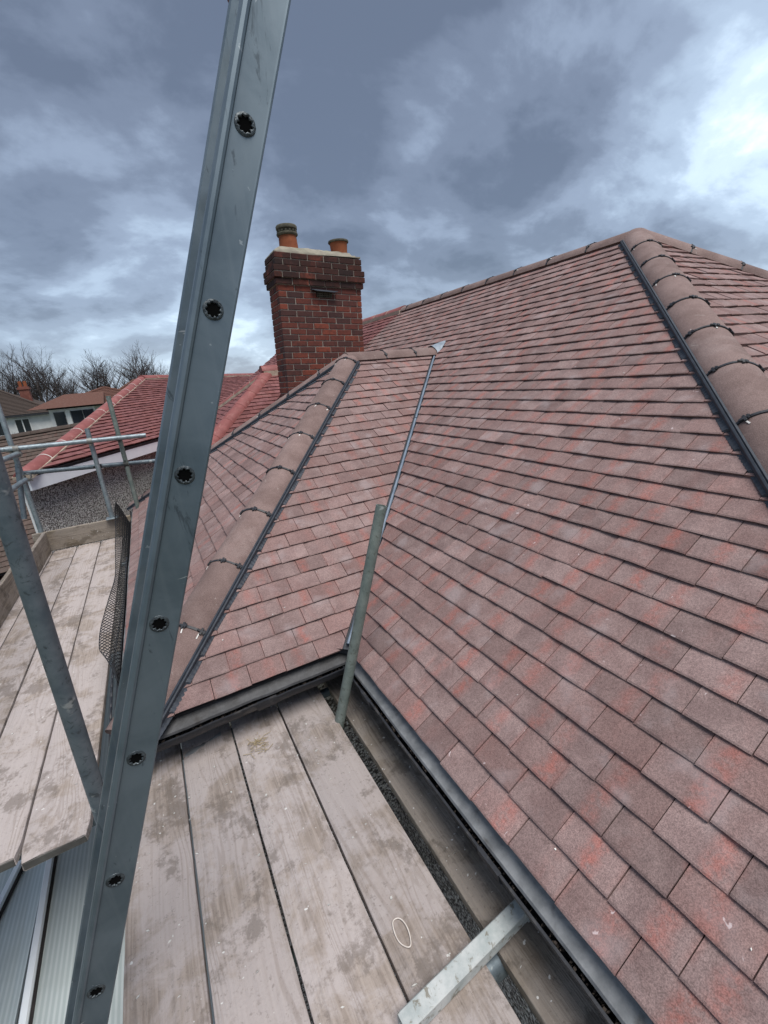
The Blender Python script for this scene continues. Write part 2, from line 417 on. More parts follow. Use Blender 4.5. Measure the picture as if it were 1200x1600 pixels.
class MB:
    def __init__(s): s.v = []; s.f = []; s.uv = None; s.rnd = None

    def add(s, vs, fs):
        o = len(s.v); s.v.extend(Vector(x) for x in vs); s.f.extend(tuple(i + o for i in f) for f in fs); return s

    def obox(s, c, ax, ay, az, hx, hy, hz, bev=0.0):
        c, ax, ay, az = Vector(c), Vector(ax), Vector(ay), Vector(az)
        if bev <= 0:
            vs = [c + ax * hx * i + ay * hy * j + az * hz * k for i in (-1, 1) for j in (-1, 1) for k in (-1, 1)]
            return s.add(vs, [(0, 1, 3, 2), (4, 6, 7, 5), (0, 4, 5, 1), (2, 3, 7, 6), (0, 2, 6, 4), (1, 5, 7, 3)])
        vs = []; idx = {}
        for i in (-1, 1):
            for j in (-1, 1):
                for k in (-1, 1):
                    for d in range(3):
                        h = [hx - bev, hy - bev, hz - bev]; h[d] += bev
                        idx[(i, j, k, d)] = len(vs); vs.append(c + ax * h[0] * i + ay * h[1] * j + az * h[2] * k)
        fs = []
        for sg in (-1, 1):
            fs.append([idx[(sg, j, k, 0)] for j, k in ((-1, -1), (1, -1), (1, 1), (-1, 1))])
            fs.append([idx[(i, sg, k, 1)] for i, k in ((-1, -1), (1, -1), (1, 1), (-1, 1))])
            fs.append([idx[(i, j, sg, 2)] for i, j in ((-1, -1), (1, -1), (1, 1), (-1, 1))])
        for a in (-1, 1):
            for b in (-1, 1):
                fs.append([idx[(a, b, -1, 0)], idx[(a, b, 1, 0)], idx[(a, b, 1, 1)], idx[(a, b, -1, 1)]])
                fs.append([idx[(a, -1, b, 0)], idx[(a, 1, b, 0)], idx[(a, 1, b, 2)], idx[(a, -1, b, 2)]])
                fs.append([idx[(-1, a, b, 1)], idx[(1, a, b, 1)], idx[(1, a, b, 2)], idx[(-1, a, b, 2)]])
                for c2 in (-1, 1): fs.append([idx[(a, b, c2, d)] for d in range(3)])
        return s.add(vs, fs)

    def box(s, x0, x1, y0, y1, z0, z1, bev=0.0):
        return s.obox(((x0 + x1) / 2, (y0 + y1) / 2, (z0 + z1) / 2), (1, 0, 0), (0, 1, 0), (0, 0, 1), abs(x1 - x0) / 2, abs(y1 - y0) / 2, abs(z1 - z0) / 2, bev)

    def tube(s, p0, p1, r, n=14, r2=None, hollow=0.0, caps=True):
        p0, p1 = Vector(p0), Vector(p1); d = (p1 - p0).normalized(); r2 = r if r2 is None else r2
        a = d.orthogonal().normalized(); b = d.cross(a)
        cs = [(math.cos(2 * math.pi * i / n), math.sin(2 * math.pi * i / n)) for i in range(n)]
        vs = [p0 + (a * x + b * y) * r for x, y in cs] + [p1 + (a * x + b * y) * r2 for x, y in cs]
        fs = [(i, (i + 1) % n, n + (i + 1) % n, n + i) for i in range(n)]
        if hollow:
            k = 1 - hollow
            vs += [p0 + (a * x + b * y) * r * k for x, y in cs] + [p1 + (a * x + b * y) * r2 * k for x, y in cs]
            fs += [(2 * n + i, 3 * n + i, 3 * n + (i + 1) % n, 2 * n + (i + 1) % n) for i in range(n)]
            fs += [(i, 2 * n + i, 2 * n + (i + 1) % n, (i + 1) % n) for i in range(n)]
            fs += [(n + i, n + (i + 1) % n, 3 * n + (i + 1) % n, 3 * n + i) for i in range(n)]
        elif caps:
            fs += [tuple(range(n - 1, -1, -1)), tuple(range(n, 2 * n))]
        return s.add(vs, fs)

    def sweep(s, prof, frames, close=True, caps=True):
        """prof: list of (a,b); frames: list of (origin, A, B)"""
        n = len(prof); vs = []
        for o, A, B in frames: vs += [Vector(o) + Vector(A) * a + Vector(B) * b for a, b in prof]
        fs = []; m = n if close else n - 1
        for k in range(len(frames) - 1):
            for i in range(m):
                j = (i + 1) % n; fs.append((k * n + i, k * n + j, (k + 1) * n + j, (k + 1) * n + i))
        if close and caps: fs += [tuple(range(n - 1, -1, -1)), tuple((len(frames) - 1) * n + i for i in range(n))]
        return s.add(vs, fs)

    def lathe(s, c, prof, n=24):
        c = Vector(c); vs = []; fs = []
        for r, z in prof:
            vs += [c + V(r * math.cos(2 * math.pi * i / n), r * math.sin(2 * math.pi * i / n), z) for i in range(n)]
        for k in range(len(prof) - 1):
            for i in range(n):
                j = (i + 1) % n; fs.append((k * n + i, k * n + j, (k + 1) * n + j, (k + 1) * n + i))
        return s.add(vs, fs)

    def build(s, name, mat, parent=None, smooth=False, origin=None, auto=None):
        me = bpy.data.meshes.new(name)
        if parent is not None: og = Vector(parent['_o']) if '_o' in parent else Vector((0, 0, 0))
        else: og = Vector(origin) if origin is not None else Vector((0, 0, 0))
        me.from_pydata([tuple(v - og) for v in s.v], [], s.f)
        me.materials.append(MT[mat] if isinstance(mat, str) else mat)
        if s.uv is not None:
            ul = me.uv_layers.new(name='uv'); ul.data.foreach_set('uv', [c for x in s.uv for c in x])
        if s.rnd is not None:
            at = me.attributes.new('rnd', 'FLOAT_COLOR', 'POINT'); at.data.foreach_set('color', [c for x in s.rnd for c in x])
        if smooth:
            me.polygons.foreach_set('use_smooth', [True] * len(me.polygons))
        o = bpy.data.objects.new(name, me); COL.objects.link(o)
        if smooth and auto:
            me.set_sharp_from_angle(angle=math.radians(auto))
        if parent is not None:
            o.parent = parent
        else: o.location = og
        o['_o'] = tuple(og)
        return o


def empty(name, loc):
    o = bpy.data.objects.new(name, None); COL.objects.link(o); o.location = loc; o['_o'] = tuple(loc); o.empty_display_size = .2
    return o


def tag(o, label, cat, group=None):
    o['label'] = label; o['category'] = cat
    if group: o['group'] = group
    return o


def struct(o): o['kind'] = 'structure'; return o


def stuff(o): o['kind'] = 'stuff'; return o


def project(p):
    c = RC.T @ np.array(p)
    if c[2] < .05: return None
    return 600 + FPX * c[0] / c[2], 800 + FPX * c[1] / c[2], c[2]


def at_y(u, v, y):
    r = RC @ np.array([u - 600, v - 800, FPX]); r = r * (y / r[1]); return Vector(r)


# ------------------------------------------------------------------ the surveyed roof geometry
XE, YE, XF, AW, WM, YA, T = 0.6557, 1.8142, -0.3637, 2.1985, 3.3052, 2.6116, 0.68195
ZE = -1.34
PITCH = math.atan(T); CP, SP = math.cos(PITCH), math.sin(PITCH)
YP = 6.33                                     # party line
A_ = V(XE + WM, YA, ZE + WM * T)              # main hip apex
HA = V(XF + AW, YE + AW, ZE + AW * T)         # wing hip apex
VT = V(XE + AW, YE + AW, ZE + AW * T)         # top of the valley
YN = YA - WM                                  # near eave of the hip end
HT = .032


class Slope:
    """A tiled slope: O + U*u + Vv*v (+ Nn*h)."""
    def __init__(s, O, U, Vv, Nn): s.O, s.U, s.V, s.N = Vector(O), Vector(U), Vector(Vv), Vector(Nn)

    def p(s, u, v, h=0.0): return s.O + s.U * u + s.V * v + s.N * h


def clip_poly(poly, hp):
    for a, b, c in hp:
        out = []
        for i in range(len(poly)):
            p, q = poly[i], poly[(i + 1) % len(poly)]
            fp, fq = a * p[0] + b * p[1] + c, a * q[0] + b * q[1] + c
            if fp >= 0: out.append(p)
            if (fp >= 0) != (fq >= 0):
                k = fp / (fp - fq); out.append((p[0] + (q[0] - p[0]) * k, p[1] + (q[1] - p[1]) * k))
        poly = out
        if len(poly) < 3: return []
    return poly


def area(poly):
    return abs(sum(poly[i][0] * poly[(i + 1) % len(poly)][1] - poly[(i + 1) % len(poly)][0] * poly[i][1] for i in range(len(poly)))) / 2


def lay_tiles(sl, halfplanes, u0, u1, v1, out, g=.1, w=.165, rng=None, flash=.5, jit=1.0, hs=1.0):
    rng = rng or RNG; TL = g * 1.95; th = .0150 * hs
    nrow = int(v1 / g) + 2
    for row in range(nrow):
        v0 = row * g - .0
        off = (row % 2) * w * .5 + rng.uniform(-.006, .006)
        k0 = int(math.floor((u0 - off) / w)) - 1
        rowlift = rng.uniform(-.001, .001)
        for k in range(k0, int((u1 - off) / w) + 2):
            ua = off + k * w + .0014; ub = off + (k + 1) * w - .0014
            um, vm = (ua + ub) / 2, v0 + TL / 2
            hp = halfplanes(um, v0)
            rect = [(ua, v0), (ub, v0), (ub, v0 + TL), (ua, v0 + TL)]
            ins = all(a * x + b * y + c >= 0 for a, b, c in hp for x, y in rect)
            r4 = (min(1, max(0, rng.gauss(.5, .2))), (rng.uniform(.35, .95) if rng.random() < flash else rng.uniform(0, .2)), rng.uniform(.15, .85), rng.random() ** 2)
            dh = rowlift + rng.uniform(-.0016, .0016) * jit; sk = rng.uniform(-.010, .010) * jit; tw = rng.uniform(-.0025, .0025) * jit
            dv = rng.uniform(-.0022, .0022) * jit
            slope_h = .0235 / TL

            def H(u, v):
                fu = (u - ua) / (ub - ua) - .5
                return HT * hs + dh - slope_h * hs * (v - v0) + fu * tw * 2 + .0016 * (1 - 4 * fu * fu)
            vs = []; fs = []; uvs = []

            def uvc(u, v): return ((u - ua) / (ub - ua), (v - v0) / TL)
            if ins:
                us = [ua, ua + (ub - ua) * .3, ua + (ub - ua) * .68, ub]; vv = [0, .006, g * .55, TL]
                fj = [rng.uniform(-.0011, .0011) * jit for _ in us]
                for j, b in enumerate(vv):
                    for i, u in enumerate(us):
                        v = v0 + b + dv + (fj[i] if j < 2 else 0) + (u - um) * sk
                        vs.append(sl.p(u, v, H(u, v0 + b) - (.0028 if j == 0 else 0)))
                for i, u in enumerate(us):                       # front skirt
                    v = v0 + dv + fj[i] + (u - um) * sk
                    vs.append(sl.p(u, v + .0055, H(u, v0) - th))
                for sd, i in ((0, 0), (1, 3)):                   # side skirts
                    for j in range(4):
                        b = vv[j]; v = v0 + b + dv + (us[i] - um) * sk
                        vs.append(sl.p(us[i], v, H(us[i], v0 + b) - th))
                F = lambda i, j: j * 4 + i
                for j in range(3):
                    for i in range(3):
                        fs.append((F(i, j), F(i + 1, j), F(i + 1, j + 1), F(i, j + 1)))
                for i in range(3): fs.append((16 + i, 17 + i, F(i + 1, 0), F(i, 0)))
                for j in range(3):
                    fs.append((F(0, j), F(0, j + 1), 20 + j + 1, 20 + j)); fs.append((F(3, j), 24 + j, 24 + j + 1, F(3, j + 1)))
                puv = [uvc(u, v0 + b) for b in vv for u in us] + [uvc(u, v0) for u in us] + [uvc(us[0], v0 + b) for b in vv] + [uvc(us[3], v0 + b) for b in vv]
            else:
                poly = clip_poly(rect, hp)
                if len(poly) < 3 or area(poly) < .0012: continue
                n = len(poly)
                vs = [sl.p(u, v, H(u, v)) for u, v in poly] + [sl.p(u, v, H(u, v) - th) for u, v in poly]
                fs = [tuple(range(n))] + [(i, n + i, n + (i + 1) % n, (i + 1) % n) for i in range(n)]
                puv = [uvc(u, v) for u, v in poly] * 2
                r4 = (r4[0], r4[1], r4[2], min(1, r4[3] + .3))
            out.append((vs, fs, puv, r4, sl.p(um, v0 + g / 2, HT), sl.N))


def emit_tiles(tiles, house, roof, mat, limit=300):
    """the tiles that show largest become parts of the roof, the rest one part of kind stuff"""
    def score(t):
        q = project(t[4])
        if q is None or not (-15 < q[0] < 1215 and -15 < q[1] < 1615): return 0
        c = Vector(t[4]); return abs(c.normalized().dot(t[5])) / c.length_squared if len(t[0]) == 28 else abs(c.normalized().dot(t[5])) / c.length_squared * .6
    order = sorted(range(len(tiles)), key=lambda i: -score(tiles[i]))
    single = [i for i in order[:limit] if score(tiles[i]) > 0]; sset = set(single)

    def fill(mb, t):
        mb.add(t[0], t[1])
        for f in t[1]: mb.uv.extend(t[2][i] for i in f)
        mb.rnd.extend([t[3]] * len(t[0]))
    for i in single:
        mb = MB(); mb.uv = []; mb.rnd = []; fill(mb, tiles[i]); mb.build('tile', mat, roof)
    mb = MB(); mb.uv = []; mb.rnd = []
    for i in range(len(tiles)):
        if i not in sset: fill(mb, tiles[i])
    if mb.v: stuff(mb.build('tile_field', mat, house))


def hip_run(house, P0, P1, mat='ridge', w=.118, rise=.078, L=.42, first=.42, clip=True, base=-.018, mort=None, name='hip_tile', foot_cap=False, th=.016):
    """half-round tiles from foot P0 up to P1"""
    P0, P1 = Vector(P0), Vector(P1); d = (P1 - P0); tot = d.length; d.normalize()
    s = d.cross(V(0, 0, 1)).normalized(); up = s.cross(d).normalized()
    Rr = (w * w + rise * rise) / (2 * rise); am = math.asin(min(1, w / Rr)); n = 14
    cuts = [0.0]; x = first
    while x < tot - .06: cuts.append(x); x += L
    cuts.append(tot)

    def ring(t, R, da=0):
        return [P0 + d * t + s * (R * math.sin(a)) + up * (base + rise - Rr + R * math.cos(a)) for a in [(-am - da) + (2 * am + 2 * da) * i / n for i in range(n + 1)]]
    rng = random.Random(int(tot * 1000))
    for k in range(len(cuts) - 1):
        a, b = cuts[k] + .004, cuts[k + 1] - .004
        lo, hi = rng.uniform(-.002, .002), rng.uniform(-.002, .002)
        mb = MB(); N1 = n + 1
        rows = [(a, Rr + lo + .0030), (a + .0025, Rr + lo + .0038), ((a + b) / 2, Rr + (lo + hi) / 2 + .0016), (b - .0025, Rr + hi), (b, Rr + hi - .0008), (b, Rr + hi - th), (a, Rr + lo - th)]
        vs = []
        for t, R in rows: vs += ring(t, R)
        fs = []
        for j in range(len(rows)):
            j2 = (j + 1) % len(rows)
            for i in range(n): fs.append((j * N1 + i, j * N1 + i + 1, j2 * N1 + i + 1, j2 * N1 + i))
        fs.append(tuple(j * N1 for j in range(len(rows)))); fs.append(tuple(j * N1 + n for j in range(len(rows) - 1, -1, -1)))
        if foot_cap and k == 0:
            vs.append(P0 + d * a + up * (base - .03)); c = len(vs) - 1
            fs += [(c, i, i + 1) for i in range(n)]
        mb.add(vs, fs); ho = mb.build(name, mat, house, smooth=True, auto=24)
        if k > 0 and clip:
            m2 = MB(); t = cuts[k]
            vs = ring(t - .006, Rr + .0045) + ring(t + .006, Rr + .0050) + ring(t + .007, Rr - .012) + ring(t - .007, Rr - .012)
            fs = []
            for j in range(4):
                j2 = (j + 1) % 4
                for i in range(n): fs.append((j * N1 + i, j * N1 + i + 1, j2 * N1 + i + 1, j2 * N1 + i))
            m2.add(vs, fs); m2.build('joint_strap', 'black', ho)
            for ang in (-.62, .10, .70):
                A = ang * am
                er = (s * math.sin(A) + up * math.cos(A)); et = (s * math.cos(A) - up * math.sin(A))
                c = P0 + d * t + up * (base + rise - Rr) + er * (Rr + .005)
                m3 = MB(); m3.obox(c, d, et, er, .017, .0055, .0045, .0015); m3.obox(c + et * .013, d, et, er, .012, .004, .004, .001)
                m3.obox(c + er * .001, d, et, er, .005, .021, .004, .001)
                m3.build('clip', 'black', ho)
                if rng.random() < .5:
                    m4 = MB(); q = c - er * .004 + d * rng.choice((-1, 1)) * .026 + et * rng.uniform(-.01, .01)
                    m4.obox(q, (d + et * rng.uniform(-.3, .3)).normalized(), et, er, rng.uniform(.006, .018), rng.uniform(.002, .005), .0013, .0006)
                    m4.build('mortar_smear', 'mortar_white', ho)
        if k > 0 and mort:
            m2 = MB(); t = cuts[k]; wj = .006
            vs = ring(t - wj, Rr + .003) + ring(t + wj, Rr + .003) + ring(t + wj, Rr - .012) + ring(t - wj, Rr - .012); fs = []
            for j in range(4):
                j2 = (j + 1) % 4
                for i in range(n): fs.append((j * N1 + i, j * N1 + i + 1, j2 * N1 + i + 1, j2 * N1 + i))
            m2.add(vs, fs); m2.build('mortar_joint', mort, ho)


def hip_strip(house, sl, uv0, uv1, side, off, name='hip_flashing'):
    """dry-hip edge: raised rail and corrugated flexible flashing along a line in a slope"""
    p0, p1 = Vector(uv0), Vector(uv1); d = (p1 - p0); tot = d.length; d.normalize(); nn = V(-d.y, d.x) * side
    D3 = (sl.U * d.x + sl.V * d.y); N3 = (sl.U * nn.x + sl.V * nn.y); n = sl.N
    O = sl.p(p0.x, p0.y)
    prof = [(off - .012, .030), (off - .012, .052), (off - .004, .056), (off, .050), (off + .004, .056), (off + .010, .054), (off + .014, .044), (off + .014, .030)]
    mb = MB(); mb.sweep(prof, [(O + D3 * (tot * i / 20), N3, n) for i in range(21)])
    rail = mb.build(name, 'strip', house)
    m2 = MB(); k = int(tot / .011); vs = []; fs = []
    for i in range(k + 1):
        t = i * .011; z = .0035 if i % 2 else 0
        # follows the tile steps
        vv = (p0.y + d.y * t); ph = (vv / .1) % 1.0; st = .031 - .014 * ph
        wob = .002 * math.sin(t * 9 + p0.x)
        vs += [O + D3 * t + N3 * (off + .006) + n * (.041 + z * .3), O + D3 * t + N3 * (off + .022 + wob) + n * (st + .006 + z), O + D3 * t + N3 * (off + .032 + wob * 2) + n * (st + .003 + z)]
        if i:
            b = 3 * i
            fs += [(b - 3, b - 2, b + 1, b), (b - 2, b - 1, b + 2, b + 1)]
    m2.add(vs, fs); m2.build('pleated_edge', 'strip', rail, smooth=False)


# ------------------------------------------------------------------ ground
m = MB(); m.add([(-900, -300, G), (900, -300, G), (900, 1200, G), (-900, 1200, G)], [(0, 1, 2, 3)]); struct(m.build('ground', 'ground'))
m = MB(); m.add([(-6, -6, G + .004), (3, -6, G + .004), (3, 13, G + .004), (-6, 13, G + .004)], [(0, 1, 2, 3)]); struct(m.build('patio', 'paving'))

# ------------------------------------------------------------------ our house
house = tag(empty('tiled_house', (XE + 2.5, 3.0, G)), 'newly re-roofed house in brown-grey concrete tiles with hipped wing, filling the right side', 'house')
slM = Slope((XE, 0, ZE), (0, 1, 0), (CP, 0, SP), (-SP, 0, CP))           # main slope, u = y
slW = Slope((0, YE, ZE), (1, 0, 0), (0, CP, SP), (0, -SP, CP))           # wing near slope, u = x
slE = Slope((XF, 0, ZE), (0, 1, 0), (CP, 0, SP), (-SP, 0, CP))           # wing end slope, u = y
slR = Slope((0, YN, ZE), (1, 0, 0), (0, CP, SP), (0, -SP, CP))           # hip end, u = x
vm = .042


def hpM(u, v):
    hp = [(1, -CP, -YN - .03), (0, -1, WM / CP - .03), (-1, 0, YP)]
    if v * CP < AW - .02: hp.append((-1, CP, YE - vm) if u < YE + AW else (1, CP, -(YE + 2 * AW) - vm))
    return hp


roof = MB()
rz = -.004
roof.add([(XE, YN, ZE), A_, (XE + WM, YP, A_.z), VT, (XE, YE, ZE)], [(0, 1, 2, 3, 4)])
roof.add([VT, (XE + WM, YP, A_.z), (XE, YP, ZE), (XE, YE + 2 * AW, ZE)], [(0, 1, 2, 3)])
roof.add([(XF, YE, ZE), (XE, YE, ZE), VT, HA], [(0, 1, 2, 3)])
roof.add([(XF, YE, ZE), HA, (XF, YE + 2 * AW, ZE)], [(0, 1, 2)])
roof.add([(XF, YE + 2 * AW, ZE), HA, VT, (XE, YE + 2 * AW, ZE)], [(0, 1, 2, 3)])
roof.add([(XE, YN, ZE), (XE + 2 * WM, YN, ZE), A_], [(0, 1, 2)])
roof.add([(XE + 2 * WM, YN, ZE), (XE + 2 * WM, YP, ZE), (XE + WM, YP, A_.z), A_], [(0, 1, 2, 3)])
roof = roof.build('roof', 'felt', house)
tiles = []
lay_tiles(slM, hpM, YN, YP, WM / CP, tiles, flash=.58)
lay_tiles(slW, lambda u, v: [(1, -CP, -XF - .03), (-1, CP, XE - vm), (0, -1, AW / CP - .03)], XF, XE + AW, AW / CP, tiles, flash=.42)
lay_tiles(slE, lambda u, v: [(1, -CP, -YE - .03), (-1, -CP, YE + 2 * AW - .03)], YE, YE + 2 * AW, AW / CP, tiles, flash=.18)
lay_tiles(slR, lambda u, v: [(1, -CP, -XE - .03), (-1, -CP, XE + 2 * WM - .03)], XE, XE + 2 * WM, WM / CP, tiles, flash=.3)
emit_tiles(tiles, house, roof, 'tile', 300)

# hips and ridges
hip_run(house, (XE, YN, ZE), A_, L=.405, first=.32)
hip_run(house, (XE + 2 * WM, YN, ZE), A_, L=.405, first=.3)
hip_run(house, (XF, YE, ZE), HA, L=.405, first=.49, foot_cap=True)
hip_run(house, (XF, YE + 2 * AW, ZE), HA, L=.405, first=.3)
hip_run(house, A_, (XE + WM, YP + .02, A_.z), L=.45, first=.40, base=-.03, name='ridge_tile')
hip_run(house, HA + V(-.05, 0, 0), VT + V(-.02, 0, 0), L=.34, first=.40, base=-.03, name='ridge_tile')
so = .11
hip_strip(house, slM, (YN, 0), (YA - .05, (WM - .05) / CP), -1, so)
hip_strip(house, slW, (XF, 0), (XF + AW - .06, (AW - .06) / CP), -1, so)
hip_strip(house, slE, (YE + 2 * AW, 0), (YE + AW, AW / CP), 1, so)

# valley: liner trough and raised centre roll
dvl = (VT - V(XE, YE, ZE)); ll = dvl.length; dvl.normalize(); sv = dvl.cross(V(0, 0, 1)).normalized(); uv_ = sv.cross(dvl).normalized()
m = MB(); prof = [(-.13, .055), (-.03, .010), (0, .006), (.03, .010), (.13, .055), (.13, .053), (0, .002), (-.13, .053)]
m.sweep(prof, [(V(XE, YE, ZE) + dvl * (ll * k - .03), sv, uv_) for k in (0, 1)])
vl = m.build('valley_liner', 'strip', house)
for k0, k1 in ((.004, .615), (.618, .985)):
    m = MB(); m.sweep([(.0105 * math.cos(a), .024 + .013 * math.sin(a)) for a in [math.pi * 2 * i / 12 for i in range(12)]],
                      [(V(XE, YE, ZE) + dvl * (ll * (k0 + (k1 - k0) * i / 6)), sv, uv_) for i in range(7)])
    m.build('centre_roll', 'valley', vl, smooth=True, auto=60)
# lead saddle where the wing ridge runs into the main slope
m = MB(); vs = []; fs = []; nr, nc = 8, 8; rs = random.Random(3)
for i in range(nr + 1):
    t = i / nr
    for j in range(nc + 1):
        a = -1.15 + 2.3 * j / nc
        arc = VT + V(-.07, 0, 0) + V(0, math.sin(a) * .135, .055 - .13 + math.cos(a) * .137)
        x = .02 + .30; yy = math.sin(a) * .16 * (1 - .75 * t) - .03 * t
        flat = slM.p(VT.y + yy, (AW + .10) / CP, .040)
        q = arc.lerp(flat, t)
        lim = slM.p(q.y, (q.x - XE) / CP, .036)
        if q.z < lim.z: q.z = lim.z
        lw = slW.p(q.x, (q.y - YE) / CP, .034)
        if q.y < VT.y and q.z < lw.z: q.z = lw.z
        vs.append(q + V(rs.uniform(-.004, .004), rs.uniform(-.004, .004), rs.uniform(0, .006)))
for i in range(nr):
    for j in range(nc): fs.append((i * (nc + 1) + j, i * (nc + 1) + j + 1, (i + 1) * (nc + 1) + j + 1, (i + 1) * (nc + 1) + j))
m.add(vs, fs); m.build('lead_saddle', 'lead', house, smooth=True)

# eaves: tray, gutter, fascia, soffit, wall
def eaves(house, a, b, inn, gut=True, unions=(), inset=0.0, tray='tray'):
    """a->b along the eave, inn = horizontal direction into the roof"""
    a, b, inn = Vector(a), Vector(b), Vector(inn); d = (b - a); L = d.length; d.normalize(); up = V(0, 0, 1)
    fr = [(a + d * (L * i / 12), inn, up) for i in range(13)]
    rr = random.Random(int(L * 777)); fr = [(o + inn * rr.uniform(-.003, .003) + up * rr.uniform(-.002, .002), A, B) for o, A, B in fr]
    m = MB(); m.sweep([(.10, .030), (-.038, -.036), (-.041, -.046), (-.038, -.047), (-.035, -.040), (.10, .025)], fr); m.build('eaves_tray', tray, house)
    if gut:
        cx, cz, r = .002, -.060, .056
        arc = [(cx - r * math.cos(t), cz - r * math.sin(t)) for t in [math.pi * i / 12 for i in range(13)]]
        outer = [(cx - (r + .003) * math.cos(t), cz - (r + .003) * math.sin(t)) for t in [math.pi * i / 12 for i in range(12, -1, -1)]]
        prof = [(cx - r - .006, cz + .006), (cx - r + .002, cz + .006)] + arc + outer + [(cx - r - .006, cz)]
        m = MB(); m.sweep(prof, fr); gt = m.build('gutter', 'black', house, smooth=True, auto=40)
        for t in unions:
            m = MB(); o = a + d * t
            pr = [(cx - (r + .008) * math.cos(q), cz - (r + .008) * math.sin(q)) for q in [math.pi * i / 12 for i in range(13)]]
            pr = [(cx - r - .010, cz + .010), (cx - r + .004, cz + .010), (cx - r + .002, cz)] + [(cx - (r + .0005) * math.cos(q), cz - (r + .0005) * math.sin(q)) for q in [math.pi * i / 12 for i in range(1, 12)]] + [(cx + r, cz), (cx + r + .008, cz)] + pr[::-1][1:]
            m.sweep(pr, [(o - d * .045, inn, up), (o + d * .045, inn, up)]); m.build('gutter_union', 'black', gt)
    a = a + d * inset; L -= inset
    m = MB(); m.obox(a + d * (L / 2) + inn * .085 + up * (-.06), d, inn, up, L / 2, .010, .07); m.build('fascia', 'oldfascia', house)
    m = MB(); m.obox(a + d * (L / 2) + inn * .24 + up * (-.137), d, inn, up, L / 2, .15, .006); m.build('soffit', 'oldfascia', house)


eaves(house, (XE, YN, ZE), (XE, YE + .06, ZE), (1, 0, 0), unions=(YE - YN - .30, YE - YN - 1.12))
eaves(house, (XF - .05, YE, ZE), (XE + .05, YE, ZE), (0, 1, 0), unions=(.62,), tray='tray_dirty')
eaves(house, (XF, YE - .05, ZE), (XF, YE + 2 * AW, ZE), (1, 0, 0), inset=.16)
m = MB(); wx = XE + .36; wy = YE + .36; wf = XF + .36; top = ZE - .16
m.add([(wx, YN + .3, G), (wx, wy, G), (wx, wy, top), (wx, YN + .3, top)], [(0, 1, 2, 3)])
m.add([(wf, wy, G), (wx, wy, G), (wx, wy, top), (wf, wy, top)], [(0, 1, 2, 3)])
m.add([(wf, wy, G), (wf, YP, G), (wf, YP, top), (wf, wy, top)], [(0, 1, 2, 3)])
m.add([(wx, YN + .3, G), (XE + 2 * WM - .3, YN + .3, G), (XE + 2 * WM - .3, YN + .3, top), (wx, YN + .3, top)], [(0, 1, 2, 3)])
m.add([(XE + 2 * WM - .3, YN + .3, G), (XE + 2 * WM - .3, YP, G), (XE + 2 * WM - .3, YP, top), (XE + 2 * WM - .3, YN + .3, top)], [(0, 1, 2, 3)])
m.build('wall', 'pebble', house)
# litter lying in the gutters
m = MB(); rl = random.Random(5)
for i in range(900):
    y = rl.uniform(.15, 1.75); x = XE + rl.uniform(-.045, .02); r = rl.uniform(.0012, .0038)
    c = V(x, y, ZE - .058 - math.sqrt(max(0, .056 ** 2 - (x - XE) ** 2)) + .028 + rl.uniform(0, .007) + .010 * math.sin(y * 7) * (y > 1.0))
    m.obox(c, V(rl.uniform(-1, 1), rl.uniform(-1, 1), rl.uniform(-.3, .3)).normalized(), (0, 0, 1), (1, 0, 0), r, r * .7, r, 0)
for i in range(200):
    x = rl.uniform(-.3, .6); r = rl.uniform(.002, .006); yy = rl.uniform(-.045, .0)
    m.obox(V(x, YE + yy, ZE - .075 + rl.uniform(0, .01)), (.6, .8, 0), (-.8, .6, 0), (0, 0, 1), r, r * .6, r * .8)
stuff(tag(m.build('gutter_litter', 'debris'), 'brown leaf litter and moss lying in the black gutters', 'litter'))

# ------------------------------------------------------------------ the chimney (part of the house)
CX0, CX1, CY0, CY1 = 1.872, 3.062, 6.06, 6.50
def cshear(p): return V(p[0] + .050 * (p[2] - 1.2), p[1], p[2] - .050 * (p[0] - 2.47))      # the stack leans a little
m = MB(); m.box(CX0 + .008, CX1 - .008, CY0 + .008, CY1 - .008, -.6, 1.55); m.v = [cshear(p) for p in m.v]
chim = m.build('chimney', 'brickmortar', house)
bcache = {}
rb = random.Random(21)


def brick(cx, cy, cz, lx, ly, mat):
    key = (round(lx, 3), round(ly, 3), mat)
    if key not in bcache:
        mb = MB(); mb.obox((0, 0, 0), (1, 0, 0), (0, 1, 0), (0, 0, 1), lx / 2, ly / 2, .0325, .004)
        o = mb.build('brick', mat, None); bcache[key] = o
    else:
        o = bcache[key].copy(); COL.objects.link(o)
    o.parent = chim; c = cshear((cx, cy, cz)); o.location = c - Vector(house['_o']) + V(rb.uniform(-.0015, .0015), rb.uniform(-.002, .002), rb.uniform(-.001, .001))
    o.rotation_euler = (0, .05 + rb.uniform(-.004, .004), 0)


def course(z, x0, x1, y0, y1, odd, mat):
    j = .010
    # front (toward -y)
    x = x0; first = .1025 if odd else .215
    while x < x1 - .02:
        l = first if x == x0 else .215
        l = min(l, x1 - x)
        if x1 - x - l - j < .05: l = x1 - x
        brick(x + l / 2, y0 + .051, z, l, .1025, mat); x += l + j
    y = y0 + .1025 + j; first = .215 if odd else .1025
    while y < y1 - .02:
        l = min(first if y == y0 + .1025 + j else .215, y1 - y)
        if y1 - y - l - j < .04: l = y1 - y
        brick(x0 + .051, y + l / 2, z, .1025, l, mat); brick(x1 - .051, y + l / 2, z, .1025, l, mat); y += l + j


